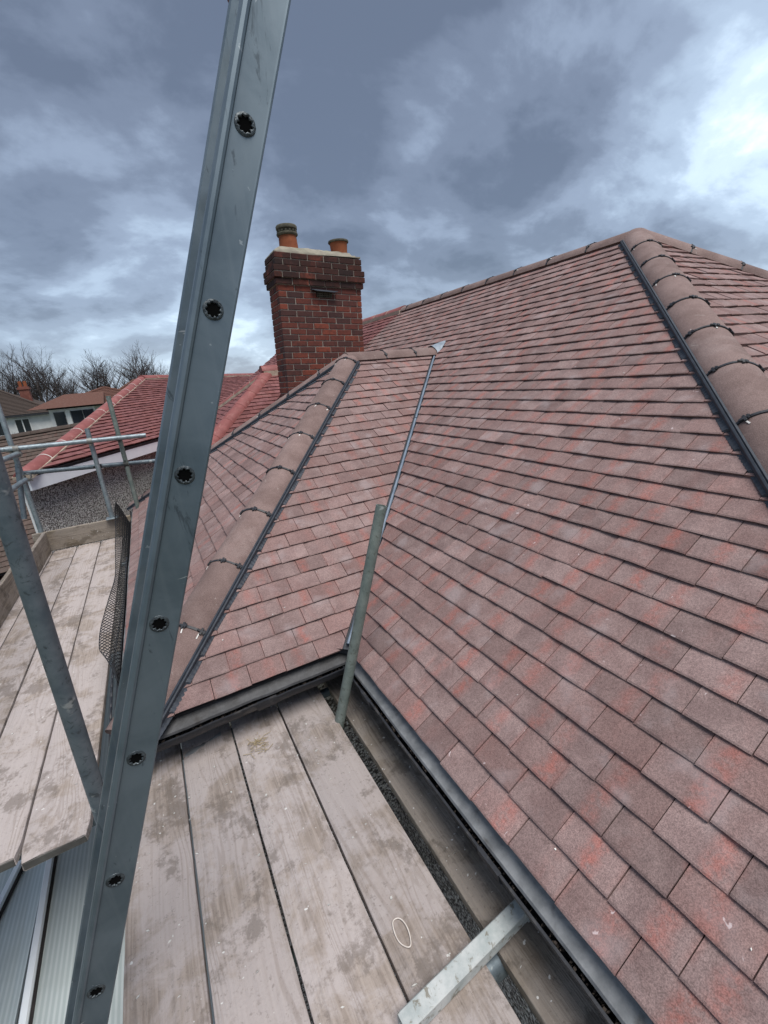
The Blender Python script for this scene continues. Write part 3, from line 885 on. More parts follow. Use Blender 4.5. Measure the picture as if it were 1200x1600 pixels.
z = 1.17 - .0375; odd = 0
while z > -.45:
    course(z, CX0, CX1, CY0, CY1, odd, 'brick'); z -= .0755; odd ^= 1
for k, (pr, sm) in enumerate(((.028, 'brick_soot'), (.046, 'brick_soot'), (.046, 'brick_soot'), (.018, 'brick_soot'), (.018, 'brick_soot'))):
    course(1.17 + .0375 + k * .0755, CX0 - pr, CX1 + pr, CY0 - pr, CY1 + pr, k % 2, sm)
m = MB()                                            # cement filling behind the corbelled courses
m.box(CX0 - .016, CX1 + .016, CY0 - .016, CY1 + .016, 1.172, 1.24); m.box(CX0 - .035, CX1 + .035, CY0 - .035, CY1 + .035, 1.25, 1.39); m.box(CX0 - .008, CX1 + .008, CY0 - .008, CY1 + .008, 1.40, 1.54)
m.v = [cshear(p) for p in m.v]; m.build('bed_mortar', 'brickmortar', chim)
m = MB(); vs = []; fs = []; rf = random.Random(9)    # flaunching
nx, ny = 22, 8; zt = 1.547
for j in range(ny + 1):
    for i in range(nx + 1):
        x = CX0 - .01 + (CX1 - CX0 + .02) * i / nx; y = CY0 - .01 + (CY1 - CY0 + .02) * j / ny
        e = min(x - CX0 + .01, CX1 + .01 - x, y - CY0 + .01, CY1 + .01 - y)
        vs.append(cshear((x, y, zt + .014 + min(1, e / .13) * .095 + (rf.uniform(-.006, .006) if e > .001 else rf.uniform(-.004, .002)))))
for j in range(ny):
    for i in range(nx): fs.append((j * (nx + 1) + i, j * (nx + 1) + i + 1, (j + 1) * (nx + 1) + i + 1, (j + 1) * (nx + 1) + i))
n0 = len(vs)
ring = [i for i in range(nx + 1)] + [j * (nx + 1) + nx for j in range(1, ny + 1)] + [ny * (nx + 1) + i for i in range(nx - 1, -1, -1)] + [j * (nx + 1) for j in range(ny - 1, 0, -1)]
for i in ring: q = vs[i].copy(); q.z = 1.548; vs.append(q)
for k in range(len(ring)): fs.append((ring[k], n0 + k, n0 + (k + 1) % len(ring), ring[(k + 1) % len(ring)]))
m.add(vs, fs); m.build('flaunching', 'flaunch', chim, smooth=True, auto=60)
# pots
pc = V(2.16, 6.28, 1.612)
m = MB(); m.lathe(pc, [(.128, -.04), (.124, .05), (.118, .165), (.114, .20)], 24)
p1 = m.build('chimney_pot', 'pot', chim, smooth=True, auto=50)
m = MB(); m.lathe(pc, [(.110, .195), (.132, .20), (.140, .215), (.136, .232), (.120, .238), (.120, .262), (.126, .27), (.137, .276), (.139, .305), (.130, .318), (.100, .318), (.095, .20), (.095, .10)], 24)
p1b = m.build('rim', 'pot_dark', p1, smooth=True, auto=50)
p1b.parent = chim; p1b.name = 'crown_rim'
m = MB()
for k in range(16):
    a = 2 * math.pi * k / 16; er = V(math.cos(a), math.sin(a), 0); et = V(-math.sin(a), math.cos(a), 0)
    m.obox(pc + er * .125 + V(0, 0, .250), er, et, V(0, 0, 1), .006, .011, .012, .002)
stuff(m.build('crown_ornament', 'pot_dark', chim))
pc = V(2.885, 6.28, 1.575)
m = MB(); m.lathe(pc, [(.112, -.04), (.113, .08), (.122, .175), (.124, .19)], 24); m.build('chimney_pot', 'pot', chim, smooth=True, auto=50)
m = MB(); m.lathe(pc, [(.120, .186), (.140, .190), (.144, .202), (.138, .216), (.115, .216), (.108, .19), (.10, .09)], 24); m.build('crown_rim', 'pot_dark', chim, smooth=True, auto=50)
# air brick with lead hood
m = MB(); cx, cz = 2.50, 1.075
m.box(cx - .115, cx + .115, CY0 - .004, CY0 + .02, cz - .036, cz + .036); m.v = [cshear(p) for p in m.v]; m.build('vent_shade_block', 'hole_shade', chim)  # black block proud of the bricks, painting the dark behind the grille
m = MB()
for i in range(9): x = cx - .10 + .025 * i; m.box(x - .004, x + .004, CY0 - .010, CY0, cz - .036, cz + .036)
for i in range(4): zz = cz - .033 + .022 * i; m.box(cx - .11, cx + .11, CY0 - .012, CY0 - .004, zz - .004, zz + .004)
m.v = [cshear(p) for p in m.v]; m.build('air_brick_grille', 'pot_dark', chim)
m = MB(); m.add([(cx - .19, CY0 - .003, cz + .052), (cx + .17, CY0 - .003, cz + .050), (cx + .18, CY0 - .07, cz + .035), (cx + .13, CY0 - .075, cz + .022), (cx - .12, CY0 - .075, cz + .030), (cx - .19, CY0 - .05, cz + .048)], [(0, 1, 2, 3, 4, 5)])
m.v = [cshear(p) for p in m.v]; n = len(m.v); m.v += [p + V(0, 0, .006) for p in m.v]; m.f += [tuple(n + i for i in range(n))] + [(i, (i + 1) % n, n + (i + 1) % n, n + i) for i in range(n)]
m.build('lead_hood', 'strip', chim)

# ------------------------------------------------------------------ the attached red-tiled half
X2, Y2, B2 = .0, 6.42, 2.22
att = tag(empty('red_roofed_house', (3.2, 9.5, G)), 'adjoining half with older red tiles and mortar-bedded hip, behind the brick chimney', 'house')
HA2 = V(X2 + B2, Y2 + B2, ZE + B2 * T); VT2x = X2 + B2
m = MB()
m.add([(XE, YP, ZE), (XE + WM, YP, A_.z), (XE + WM, 13, A_.z), (XE, 13, ZE)], [(0, 1, 2, 3)])
m.add([(XE + 2 * WM, YP, ZE), (XE + WM, YP, A_.z), (XE + WM, 13, A_.z), (XE + 2 * WM, 13, ZE)], [(0, 1, 2, 3)])
VT2 = V(XE + B2, Y2 + B2, HA2.z)
m.add([(X2, Y2, ZE), (XE, Y2, ZE), VT2, HA2], [(0, 1, 2, 3)]); m.add([(X2, Y2, ZE), HA2, (X2, Y2 + 2 * B2, ZE)], [(0, 1, 2)])
m.add([(X2, Y2 + 2 * B2, ZE), HA2, VT2, (XE, Y2 + 2 * B2, ZE)], [(0, 1, 2, 3)])
roof2 = m.build('roof', 'felt', att)
slM2 = Slope((XE, 0, ZE), (0, 1, 0), (CP, 0, SP), (-SP, 0, CP)); slW2 = Slope((0, Y2, ZE), (1, 0, 0), (0, CP, SP), (0, -SP, CP)); slE2 = Slope((X2, 0, ZE), (0, 1, 0), (CP, 0, SP), (-SP, 0, CP))


def hpM2(u, v):
    hp = [(1, 0, -YP - .004), (0, -1, WM / CP - .03)]
    if v * CP < B2 - .02: hp.append((-1, CP, Y2 - .03) if u < Y2 + B2 else (1, CP, -(Y2 + 2 * B2) - .03))
    return hp


tiles = []
lay_tiles(slM2, hpM2, YP, 13, WM / CP, tiles, flash=.25, jit=1.4)
lay_tiles(slW2, lambda u, v: [(1, -CP, -X2 - .03), (-1, CP, XE - .03), (0, -1, B2 / CP - .05)], X2, XE + B2, B2 / CP, tiles, flash=.25, jit=1.4, hs=1.25)
lay_tiles(slE2, lambda u, v: [(1, -CP, -Y2 - .03), (-1, -CP, Y2 + 2 * B2 - .03)], Y2, Y2 + 2 * B2, B2 / CP, tiles, flash=.25, jit=1.4)
emit_tiles(tiles, att, roof2, 'tile_red', 300)
hip_run(att, (X2, Y2, ZE), HA2, mat='ridge_red', clip=False, mort='ridge_red', L=.45, first=.45, w=.125, rise=.10)
hip_run(att, (X2, Y2 + 2 * B2, ZE), HA2, mat='ridge_red', clip=False, mort='mortar', L=.45, first=.4, w=.125, rise=.10)
hip_run(att, HA2 + V(-.13, 0, .06), VT2 + V(0, 0, .06), mat='ridge_red', clip=False, mort='mortar', L=.45, first=.45, w=.12, rise=.10, name='ridge_tile', foot_cap=True)
hip_run(att, (XE + WM, YP + .02, A_.z), (XE + WM, 13, A_.z), mat='ridge_red', clip=False, mort='mortar', L=.45, first=.45, w=.12, rise=.09, base=-.03, name='ridge_tile')
# mortar bedding lines along the old hips and ridge
def bed(parent, P0, P1, w, h, mat='mortar'):
    P0, P1 = Vector(P0), Vector(P1); d = (P1 - P0).normalized(); s = d.cross(V(0, 0, 1)).normalized(); up = s.cross(d)
    rr = random.Random(int(P0.x * 100) + 5); m = MB(); n = 40
    m.sweep([(-w, -.03), (-w, h), (w, h), (w, -.03)], [(P0.lerp(P1, i / n) + s * rr.uniform(-.006, .006) + up * rr.uniform(-.004, .004), s, up) for i in range(n + 1)])
    m.build('mortar_bed', mat, parent)


bed(att, V(X2, Y2 + 2 * B2, ZE) + V(0, 0, .0), HA2, .145, .012); bed(att, (XE + WM, YP, A_.z - .03), (XE + WM, 13, A_.z - .03), .135, .02)
bed(att, HA2 + V(-.1, 0, -.03), VT2 + V(0, 0, -.03), .135, .07)
m = MB(); m.box(.25, 6.5, YP + .02, 12.6, G, ZE - .1); m.build('wall', 'pebble', att)
m = MB(); m.box(X2 - .03, X2 + .06, YP, Y2 + 2 * B2, ZE - .14, ZE - .01); m.build('fascia', 'oldfascia', att)
m = MB(); rr = random.Random(2)                     # crumbling bedding at the foot of the shared eave
for i in range(36):
    y = YP + .0 + i * .06; m.obox(V(X2 - .045 + rr.uniform(-.02, .03), y, ZE - .06 - rr.uniform(0, .10)), (1, .2, 0), (-.2, 1, 0), (0, 0, 1), rr.uniform(.015, .04), rr.uniform(.015, .04), rr.uniform(.01, .03), .004)
stuff(m.build('broken_bedding', 'mortar', att))

# ------------------------------------------------------------------ pebbledash house with the big red hipped roof
K = -.80
dv = V(.52703, .84984, 0); nv = V(-.84984, .52703, 0)
E1 = V(-1.416, 6.435, K); tp = math.tan(math.radians(30)); c3, s3 = math.cos(math.radians(30)), math.sin(math.radians(30))
APX = V(.12, 12.74, .36)
ua = (APX - E1).dot(dv); na = (APX - E1).dot(nv)
peb = tag(empty('pebbledash_house', (E1.x - 1, E1.y + 4, G)), 'pebbledashed house with big red hipped roof and white fascia beyond the scaffold', 'house')
LR = ua + 9.0
sl3 = Slope(E1, dv, nv * c3 + V(0, 0, s3), -nv * s3 + V(0, 0, c3)); sl3.N = (-nv) * s3 + V(0, 0, c3)
m = MB(); far_l = APX + nv * na - V(0, 0, APX.z - K)
m.add([E1, E1 + dv * LR, APX + dv * (LR - ua), APX], [(0, 1, 2, 3)])
foot2 = E1 + V(.06, .998, 0) * (2 * na)
m.add([E1, APX, foot2], [(0, 1, 2)]); m.add([foot2, APX, APX + dv * (LR - ua), foot2 + dv * LR], [(0, 1, 2, 3)])
m.add([E1 + dv * LR, APX + dv * (LR - ua), foot2 + dv * LR], [(0, 1, 2)])
roof3 = m.build('roof', 'felt', peb)
tiles = []
vtop = na / c3
lay_tiles(sl3, lambda u, v: [(1, -ua / vtop, -.03), (-1, 0, LR), (0, -1, vtop - .05)], 0, LR, vtop, tiles, flash=.3, jit=1.5, g=vtop / 26.4, w=.180, hs=1.7)
emit_tiles(tiles, peb, roof3, 'tile_red', 300)
hip_run(peb, E1, APX, mat='ridge_red', clip=False, mort='mortar_white', L=.62, first=.62, w=.105, rise=.085)
hip_run(peb, APX + V(0, 0, .02), APX + dv * (LR - ua) + V(0, 0, .02), mat='ridge_red', clip=False, mort='mortar', L=.6, first=.6, w=.12, rise=.09, base=-.02, name='ridge_tile')
bed(peb, E1, APX, .110, .006); bed(peb, APX + V(0, 0, -.02), APX + dv * (LR - ua) + V(0, 0, -.02), .13, .03)
m = MB(); W0 = E1 + nv * .17 + dv * .12
ev = V(.02, .9998, 0); zb, zt_ = G, K - .10
q0, q1, q2, q3 = W0, W0 + dv * (LR - .2), W0 + dv * (LR - .2) + ev * (2 * na - .4), W0 + ev * (2 * na - .4)
for pa, pb_ in ((q0, q1), (q1, q2), (q2, q3), (q3, q0)):
    m.add([V(pa.x, pa.y, zb), V(pb_.x, pb_.y, zb), V(pb_.x, pb_.y, zt_), V(pa.x, pa.y, zt_)], [(0, 1, 2, 3)])
m.build('wall', 'pebble', peb)
m = MB(); m.obox(E1 + dv * (LR / 2 + .06) + nv * .005 + V(0, 0, -.110), dv, nv, V(0, 0, 1), LR / 2, .012, .078); m.build('fascia', 'fascia', peb)
m = MB(); fr = [(E1 + dv * (.10 + (LR - .1) * i / 4) + V(0, 0, .012) + nv * .03, nv, V(0, 0, 1)) for i in range(5)]
m.sweep([(-.055 * math.cos(t), -.055 * math.sin(t)) for t in [math.pi * i / 10 for i in range(11)]] + [(.05 * math.cos(t), -.05 * math.sin(t)) for t in [math.pi * i / 10 for i in range(11)]], fr); m.build('gutter', 'black', peb, smooth=True, auto=40)
m = MB(); m.obox(W0 + V(0, 0, -2.5) - nv * .004 - dv * .004, dv, nv, V(0, 0, 1), .012, .012, 2.3); m.build('corner_bead', 'render', peb)

# ------------------------------------------------------------------ scaffold boards
ZD = -1.57
def board(x0, x1, y0, y1, label, ztop=ZD, mat='wood', th=.038, seed=1, group='scaffold boards', bands=(), taper=0.0, rough_end=False):
    rr = random.Random(seed); n = max(4, int((y1 - y0) / .06)); cx, cy = (x0 + x1) / 2, (y0 + y1) / 2
    o = V(cx, cy, ztop - th / 2); hw = (x1 - x0) / 2 - .0015
    m = MB(); fr = []; prof = []
    vs = []; fs = []; P = 12
    lean = rr.uniform(-.002, .002); ph = rr.uniform(0, 6)
    for i in range(n + 1):
        y = y0 + (y1 - y0) * i / n
        jl, jr = rr.uniform(-.0006, .0006), rr.uniform(-.0006, .0006); dz = .0015 * math.sin(y * 1.7 + ph)
        e = 0.0
        cut = .018 if (i == 0 or i == n) else 0
        w1, w0 = hw + jr - cut * .5, -hw + jl + cut * .5
        pts = [(w0 + .005, ztop), (w0 * .33, ztop + rr.uniform(-.0012, .0012)), (w1 * .33, ztop + rr.uniform(-.0012, .0012)), (w1 - .005, ztop), (w1 - .001, ztop - .0025), (w1, ztop - .007), (w1, ztop - th + .005), (w1 - .005, ztop - th), (w0 + .005, ztop - th), (w0, ztop - th + .005), (w0, ztop - .007), (w0 + .001, ztop - .0025)]
        for a, b in pts: vs.append(V(cx + a, y + ((rr.uniform(-.006, .006)) if rough_end and i in (0,) else 0), b + dz + a * lean))
    for i in range(n):
        for k in range(P): fs.append((i * P + k, i * P + (k + 1) % P, (i + 1) * P + (k + 1) % P, (i + 1) * P + k))
    fs += [tuple(range(P - 1, -1, -1)), tuple(n * P + k for k in range(P))]
    m.add(vs, fs); b = m.build('scaffold_board', mat, None, smooth=True, origin=o, auto=40)
    tag(b, label, 'board', group)
    if rough_end:
        e = MB(); e.box(x0 + .014, x1 - .014, y0 - .005, y0 + .001, ztop - th + .002, ztop - .005, .001); e.build('end_grain', 'oldfascia', b)
    return b


board(-.405, -.1935, -1.6, 2.12, 'wide dusty scaffold board whose left edge runs behind the ladder', seed=2)
board(-.1895, .0325, -1.6, 2.13, 'scaffold board with a grey cement smear across it, second from the ladder', seed=3)
board(.0365, .2655, -1.6, 2.13, 'scaffold board with a patch of dry straw near the eaves', seed=4)
board(.2695, .4925, -1.6, 2.14, 'scaffold board with the string loop and box-section bar end on it', seed=5)
board(.548, .772, -1.6, 2.14, 'darker brown inner board tight under the gutter of the main roof', ztop=-1.60, mat='wood_old', seed=6, group='scaffold boards')
board(-.758, -.535, 1.66, 5.72, 'left platform board running beside the black mesh', seed=7, rough_end=True)
board(-.988, -.763, 1.70, 5.72, 'left platform board second from the black mesh', seed=8, rough_end=True)
board(-1.215, -.993, 1.0, 5.33, 'left platform board ending short of the cut offcut', seed=9)
board(-1.215, -.993, 5.345, 5.72, 'short offcut board in the far corner of the left platform', seed=10)
board(-1.440, -1.22, 1.0, 5.72, 'outermost left platform board, along the bonded toe board', seed=12)
sm = [o for o in bpy.data.objects if o.get('label', '').startswith('scaffold board with a grey cement')][0]
m = MB(); vs = []; fs = []; rq = random.Random(3)
for i in range(15):
    t = i / 14; c = V(-.180 + .165 * t, 1.835 + .045 * t, ZD + .0028); hh = .010 + .006 * math.sin(t * 7) + rq.uniform(-.004, .004)
    vs += [c + V(0, -hh, -.0015), c + V(0, -hh * .4, 0), c + V(0, hh * .4, 0), c + V(0, hh, -.0015)]
    if i:
        for k in range(3): b_ = 4 * i + k; fs.append((b_ - 4, b_ - 3, b_ + 1, b_))
m.add(vs, fs); m.build('cement_smear', 'tray', sm)
# toe boards (on edge)
m = MB(); m.box(-1.36, -.41, 5.74, 5.778, ZD + .001, ZD + .226, .004)
tag(m.build('toe_board', 'wood_x', None, origin=(-.9, 5.76, ZD)), 'plain brown toe board on edge across the far end of the left platform', 'board')
m = MB(); m.box(-1.268, -1.232, 4.72, 5.735, ZD + .001, ZD + .226, .004)
tag(m.build('toe_board', 'wood_old', None, origin=(-1.25, 5.2, ZD)), 'toe board on edge in the far left corner of the platform', 'board')
m = MB(); m.box(-1.330, -1.294, 2.6, 4.85, ZD + .001, ZD + .226, .004)
tag(m.build('toe_board', 'wood_old', None, origin=(-1.3, 3.6, ZD)), 'mottled toe board on edge along the left platform, behind the near scaffold pole', 'board')


# ------------------------------------------------------------------ scaffold tubes and couplers
def pole(p0, p1, label, mat='tube', r=.0242, name='scaffold_tube', base=False):
    p0, p1 = Vector(p0), Vector(p1); m = MB(); n = 6
    m.tube(p0, p1, r, 20, hollow=.16)
    o = m.build(name, mat, None, smooth=True, origin=p0, auto=40); tag(o, label, 'scaffold tube', 'scaffold tubes')
    if base:
        b = MB(); b.obox(p0 + V(0, 0, .003), (1, 0, 0), (0, 1, 0), (0, 0, 1), .06, .06, .004, .001); b.build('base_plate', mat, o)
    return o


def along(p, q, t): return Vector(p).lerp(Vector(q), t)


# leaning pole in the gap by the valley
pb, pt = V(.496, 1.639, -1.59), V(.805, 1.587, -.542); dd = (pt - pb).normalized()
pole(pb - dd * 3.0, pt, 'short mossy green-grey pole rising through the gap at the valley', 'tube_green')
# left standard, passing behind the ladder
l0, l1 = V(-.410, 1.435, -1.255), V(-.349, 1.347, -.197); dd = (l1 - l0).normalized()
pole(l0 - dd * 4.9, l1 + dd * 1.6, 'thick blue-grey scaffold pole closest to the camera, left of the ladder', 'tube_dark', r=.0252)
# far-end posts and rails
YR = 5.80
pole((-.315, YR, -2.2), (-.309, YR, .015), 'tall thin post at the far end of the platform, rising above the rails', 'tube_green')
pole((-.590, YR - .06, -1.332), (-.583, YR - .06, -.302), 'shorter post with base plate standing on the far toe board', 'tube', base=True)
pole((-1.290, YR - .02, -3.9), (-1.268, YR - .02, .30), 'corner post of the scaffold at the left edge', 'tube')
pole((-2.3, YR - .125, -.385), (-.040, YR - .11, -.447), 'upper far guard rail with a whitened end', 'tube')
pole((-1.32, YR + .055, -.690), (.045, YR + .055, -.775), 'lower far guard rail with green paint at its end', 'tube_dark')
pole((-1.225, 1.6, -.40), (-1.222, 5.70, -.470), 'upper side guard rail along the left edge of the platform', 'tube')
pole((-1.235, 1.6, -.70), (-1.222, 5.62, -.735), 'lower side guard rail along the left edge of the platform', 'tube')
pole((-1.30, 5.45, -1.1), (-1.225, 5.55, -.56), 'short stub tube clamped beside the corner post', 'tube_dark')
# transoms under the boards
pole((-1.7, 1.78, -1.636), (-.30, 1.78, -1.636), 'transom tube under the near end of the left platform', 'tube_dark')
pole((-.60, .612, -1.662), (.95, .612, -1.662), 'thick dark grey tube showing in the gap under the box-section bar', 'tube_dark', r=.040)
pole((-.50, 1.93, -1.636), (.98, 1.93, -1.636), 'transom tube under the boards at the wing eaves', 'tube_dark')
pole((-1.7, 4.9, -1.636), (-.1, 4.9, -1.636), 'transom tube under the far end of the left platform', 'tube_dark')
m = MB(); m.tube((-.052, YR - .11, -.4466), (-.006, YR - .11, -.4482), .0252, 18, hollow=.1)


def coupler(p, ax1, ax2, label, mat='steel', r=.024):
    """two half collars back to back with bolts and nuts"""
    p, ax1, ax2 = Vector(p), Vector(ax1).normalized(), Vector(ax2).normalized(); nn = ax1.cross(ax2).normalized()
    rt = empty('scaffold_coupler', p); tag(rt, label, 'coupler', 'scaffold couplers')
    for ax, s in ((ax1, 1), (ax2, -1)):
        c = p + nn * s * (r + .003); o = ax.cross(nn).normalized()
        m = MB(); n = 16; hw = .024; R0, R1 = r + .001, r + .009
        vs = []
        for t, R in ((-hw, R1), (hw, R1), (hw, R0), (-hw, R0)):
            vs += [c + ax * t + (o * math.cos(2 * math.pi * i / n) + nn * math.sin(2 * math.pi * i / n)) * R for i in range(n)]
        fs = []
        for j in range(4):
            for i in range(n): fs.append((j * n + i, j * n + (i + 1) % n, ((j + 1) % 4) * n + (i + 1) % n, ((j + 1) % 4) * n + i))
        m.add(vs, fs); col = m.build('collar', mat, rt, smooth=True, auto=40)
        b = MB(); q = c + o * (R1 + .008); b.tube(q - nn * .03, q + nn * .03, .0055, 8); b.tube(q + nn * .018 * s, q + nn * .032 * s, .0105, 6)
        b.obox(q, ax, o, nn, .012, .010, .012, .002); b.build('bolt', mat, col)


coupler((-.315, YR - .055, -.440), (1, 0, 0), (0, 0, 1), 'black coupler joining tall post to upper far guard rail', 'coupler_black')
coupler((-.586, YR - .085, -.432), (1, 0, 0), (0, 0, 1), 'grey coupler joining shorter post to upper far guard rail')
coupler((-.315, YR + .028, -.752), (0, 0, 1), (1, 0, 0), 'black coupler joining tall post to lower far guard rail', 'coupler_black')
coupler((-.586, YR, -.735), (0, 0, 1), (1, 0, 0), 'coupler joining shorter post to lower far guard rail', 'coupler_black')
coupler((-1.275, YR - .075, -.415), (1, 0, 0), (0, 0, 1), 'upper pale coupler on the corner post')
coupler((-1.248, YR - .05, -.72), (0, 1, 0), (0, 0, 1), 'lower pale coupler on the corner post')
coupler((-1.222, 5.68, -.445), (0, 1, 0), (1, 0, 0), 'coupler at the end of the upper side guard rail', 'steel')
coupler((-.425, 1.72, -1.62), (0, 0, 1), (1, 0, 0), 'rusty coupler beneath the near corner of the left platform', 'coupler_black')

# ------------------------------------------------------------------ ladder
LT = V(.21, .725, .343); dl = V(-.088, .003, -.234)                # rung 0 and step per rung downwards
ld = -dl.normalized(); le = V(ld.z, 0, -ld.x).normalized(); ly = V(0, 1, 0)
k_top, k_bot = -1.36, (LT.z - G) / .234 - .05
lad = tag(empty('ladder', LT + dl * k_bot), 'grey aluminium ladder seen edge-on, crossing the picture from lower left to the top', 'ladder')
hw = .0305
prof = [(-hw, .002), (-hw + .003, -.002), (-hw + .008, -.0035), (-hw + .0115, -.002), (-hw + .013, .0015), (hw - .006, .0012), (hw - .003, .0004), (hw - .001, .001), (hw, .003), (hw, .024), (hw - .003, .027), (-hw + .003, .027), (-hw, .024)]
RW = .30


def stile(yoff, flip, name):
    pr = [(a, (RW + .0 - b) if flip else b) for a, b in prof]
    m = MB(); a, b = LT + dl * k_top, LT + dl * k_bot; n = 30
    m.sweep(pr, [(a.lerp(b, i / n) + V(0, -.0015, 0), le, ly) for i in range(n + 1)])
    return m.build(name, 'alu', lad, smooth=True, auto=28)


st1 = stile(0, False, 'stile'); st2 = stile(RW, True, 'stile')
for sgn, off in ((0, .0), (1, RW - .027)):
    m = MB(); c = LT + dl * k_top + ld * .012 + V(0, off + .012, 0); m.obox(c, le, ly, ld, hw + .003, .016, .022, .004); m.build('end_cap', 'cap', lad)
kk = 0
while kk - 1 < k_bot - 1:
    k = kk - 1; c = LT + dl * k
    if k >= -1:
        m = MB(); m.tube(c + V(0, .006, 0), c + V(0, RW - .006, 0), .0145, 14); rg = m.build('rung', 'alu', lad, smooth=True, auto=40)
        if k < 12:
            rr = random.Random(k + 40); m = MB(); n = 36; rows = []
            for R, yy, wv in ((.0148, -.0002, 0), (.0140, -.0014, 0), (.0128, -.0010, .03), (.0116, -.0026, .07), (.0102, -.0018, .16), (.0090, .002, .24), (.0084, .010, .24)):
                ring = []
                for i in range(n):
                    a = 2 * math.pi * i / n; pet = math.cos(a * 9 + k) * wv * (1 + .35 * math.sin(a * 2.3 + k * 1.7))
                    R2 = R * (1 + pet) + rr.uniform(-.0003, .0003)
                    ring.append(c + le * R2 * math.cos(a) + ld * R2 * math.sin(a) + V(0, yy + (rr.uniform(-.0008, .0008) if wv else 0), 0))
                rows.append(ring)
            vs = [p for r_ in rows for p in r_]; fs = []
            for j in range(len(rows) - 1):
                for i in range(n): fs.append((j * n + i, j * n + (i + 1) % n, (j + 1) * n + (i + 1) % n, (j + 1) * n + i))
            m.add(vs, fs); m.build('crimped_end', 'crimp', rg, smooth=True)
            m = MB(); m.add([c + le * .0084 * 1.25 * math.cos(2 * math.pi * i / 18) + ld * .0084 * 1.25 * math.sin(2 * math.pi * i / 18) + V(0, -.0004, 0) for i in range(18)], [tuple(range(18))]); m.build('bore_shade_disc', 'hole_shade', rg)  # flat black disc over the stile face, painted as the rung's shaded inside
    kk += 1

# ------------------------------------------------------------------ things lying on the platform
# galvanised box-section bar
m = MB(); a, b = V(.226, .590, -1.546), V(.70, .622, -1.546); d = (b - a).normalized(); sd = V(-d.y, d.x, 0)
hw2 = .0225; w3 = .019
vs = []; fs = []
outer = [(-hw2 + .003, -hw2), (hw2 - .003, -hw2), (hw2, -hw2 + .003), (hw2, hw2 - .003), (hw2 - .003, hw2), (-hw2 + .003, hw2), (-hw2, hw2 - .003), (-hw2, -hw2 + .003)]
inner = [(x * .84, y * .84) for x, y in outer]
for o in (a, b):
    for pr in (outer, inner): vs += [o + sd * x + V(0, 0, y) for x, y in pr]
for i in range(8):
    j = (i + 1) % 8
    fs += [(i, j, 16 + j, 16 + i), (8 + i, 24 + i, 24 + j, 8 + j), (i, 8 + i, 8 + j, j), (16 + i, 16 + j, 24 + j, 24 + i)]
m.add(vs, fs); tag(m.build('box_section_bar', 'bar', None, origin=a, smooth=True, auto=25), 'pale green-grey steel box-section bar lying across the gap under the gutter', 'metal bar')
# loop of string
m = MB(); c = V(.328, .768, ZD + .0035); n = 40; r0 = .0019
fr = []
for i in range(n + 1):
    a = 2 * math.pi * i / n; R1, R2 = .022 + .002 * math.sin(2 * a + .4), .040 + .002 * math.sin(3 * a)
    p = c + V(R1 * math.cos(a) * .86 - R2 * math.sin(a) * .05, R2 * math.sin(a), .001 * math.sin(3 * a)); tdir = V(-R1 * math.sin(a), R2 * math.cos(a), 0).normalized()
    fr.append((p, V(tdir.y, -tdir.x, 0), V(0, 0, 1)))
m.sweep([(r0 * math.cos(t), r0 * math.sin(t)) for t in [math.pi * 2 * i / 6 for i in range(6)]], fr, caps=False)
tag(m.build('string_loop', 'string', None, origin=c, smooth=True), 'small cream oval string loop lying on the board near the metal bar', 'string loop')
m = MB(); rr = random.Random(8)
for i in range(46):
    c = V(.127 + rr.gauss(0, .022), 1.70 + rr.gauss(0, .03), ZD + .004 + rr.uniform(0, .006)); a = rr.uniform(0, 6.3); l = rr.uniform(.006, .022)
    dd = V(math.cos(a), math.sin(a), rr.uniform(-.15, .15)).normalized(); m.tube(c - dd * l, c + dd * l, .0012, 4)
stuff(tag(m.build('straw', 'straw'), 'scrap of dry straw on the platform board below the wing eaves', 'straw'))
m = MB(); rr = random.Random(18)
for i in range(210):
    if i < 110: x, y, z0 = rr.uniform(-.38, .48), rr.uniform(.3, 2.0), ZD
    elif i < 150: x, y, z0 = rr.uniform(.56, .70), rr.uniform(.5, 1.9), -1.60
    else: x, y, z0 = rr.uniform(-1.2, -.56), rr.uniform(1.8, 5.2), ZD
    r = rr.uniform(.0012, .0034) * (1.5 if rr.random() < .08 else 1)
    m.obox(V(x, y, z0 + r * .6), V(rr.uniform(-1, 1), rr.uniform(-1, 1), .2).normalized(), V(0, 0, 1), V(1, 0, 0), r, r * .6, r)
stuff(tag(m.build('grit', 'lichen'), 'pale crumbs of mortar and grit scattered over the boards', 'grit'))
m = MB()
for i in range(34):
    s_ = rr.choice((0, 0, 0, 1)); r = rr.uniform(.001, .0028)
    if s_ == 0: u, v = rr.uniform(0, 2.6), rr.uniform(.02, 2.2); p = slM.p(u, v, .036 - .0215 * ((v % .1) / .195)) if u < YE + v * CP - .05 and u > YN + v * CP + .2 else None
    else: u, v = rr.uniform(0, 1.3), rr.uniform(.02, 1.4); p = slW.p(u, v, .036 - .0215 * ((v % .1) / .195)) if XF + v * CP + .2 < u < XE + v * CP - .05 else None
    if p is None: continue
    m.obox(p, V(rr.uniform(-1, 1), rr.uniform(-1, 1), .2).normalized(), V(0, 0, 1), V(1, 0, 0), r, r * .5, r)
stuff(tag(m.build('mortar_crumbs', 'mortar_white'), 'white mortar crumbs dropped on the new roof tiles', 'crumbs'))

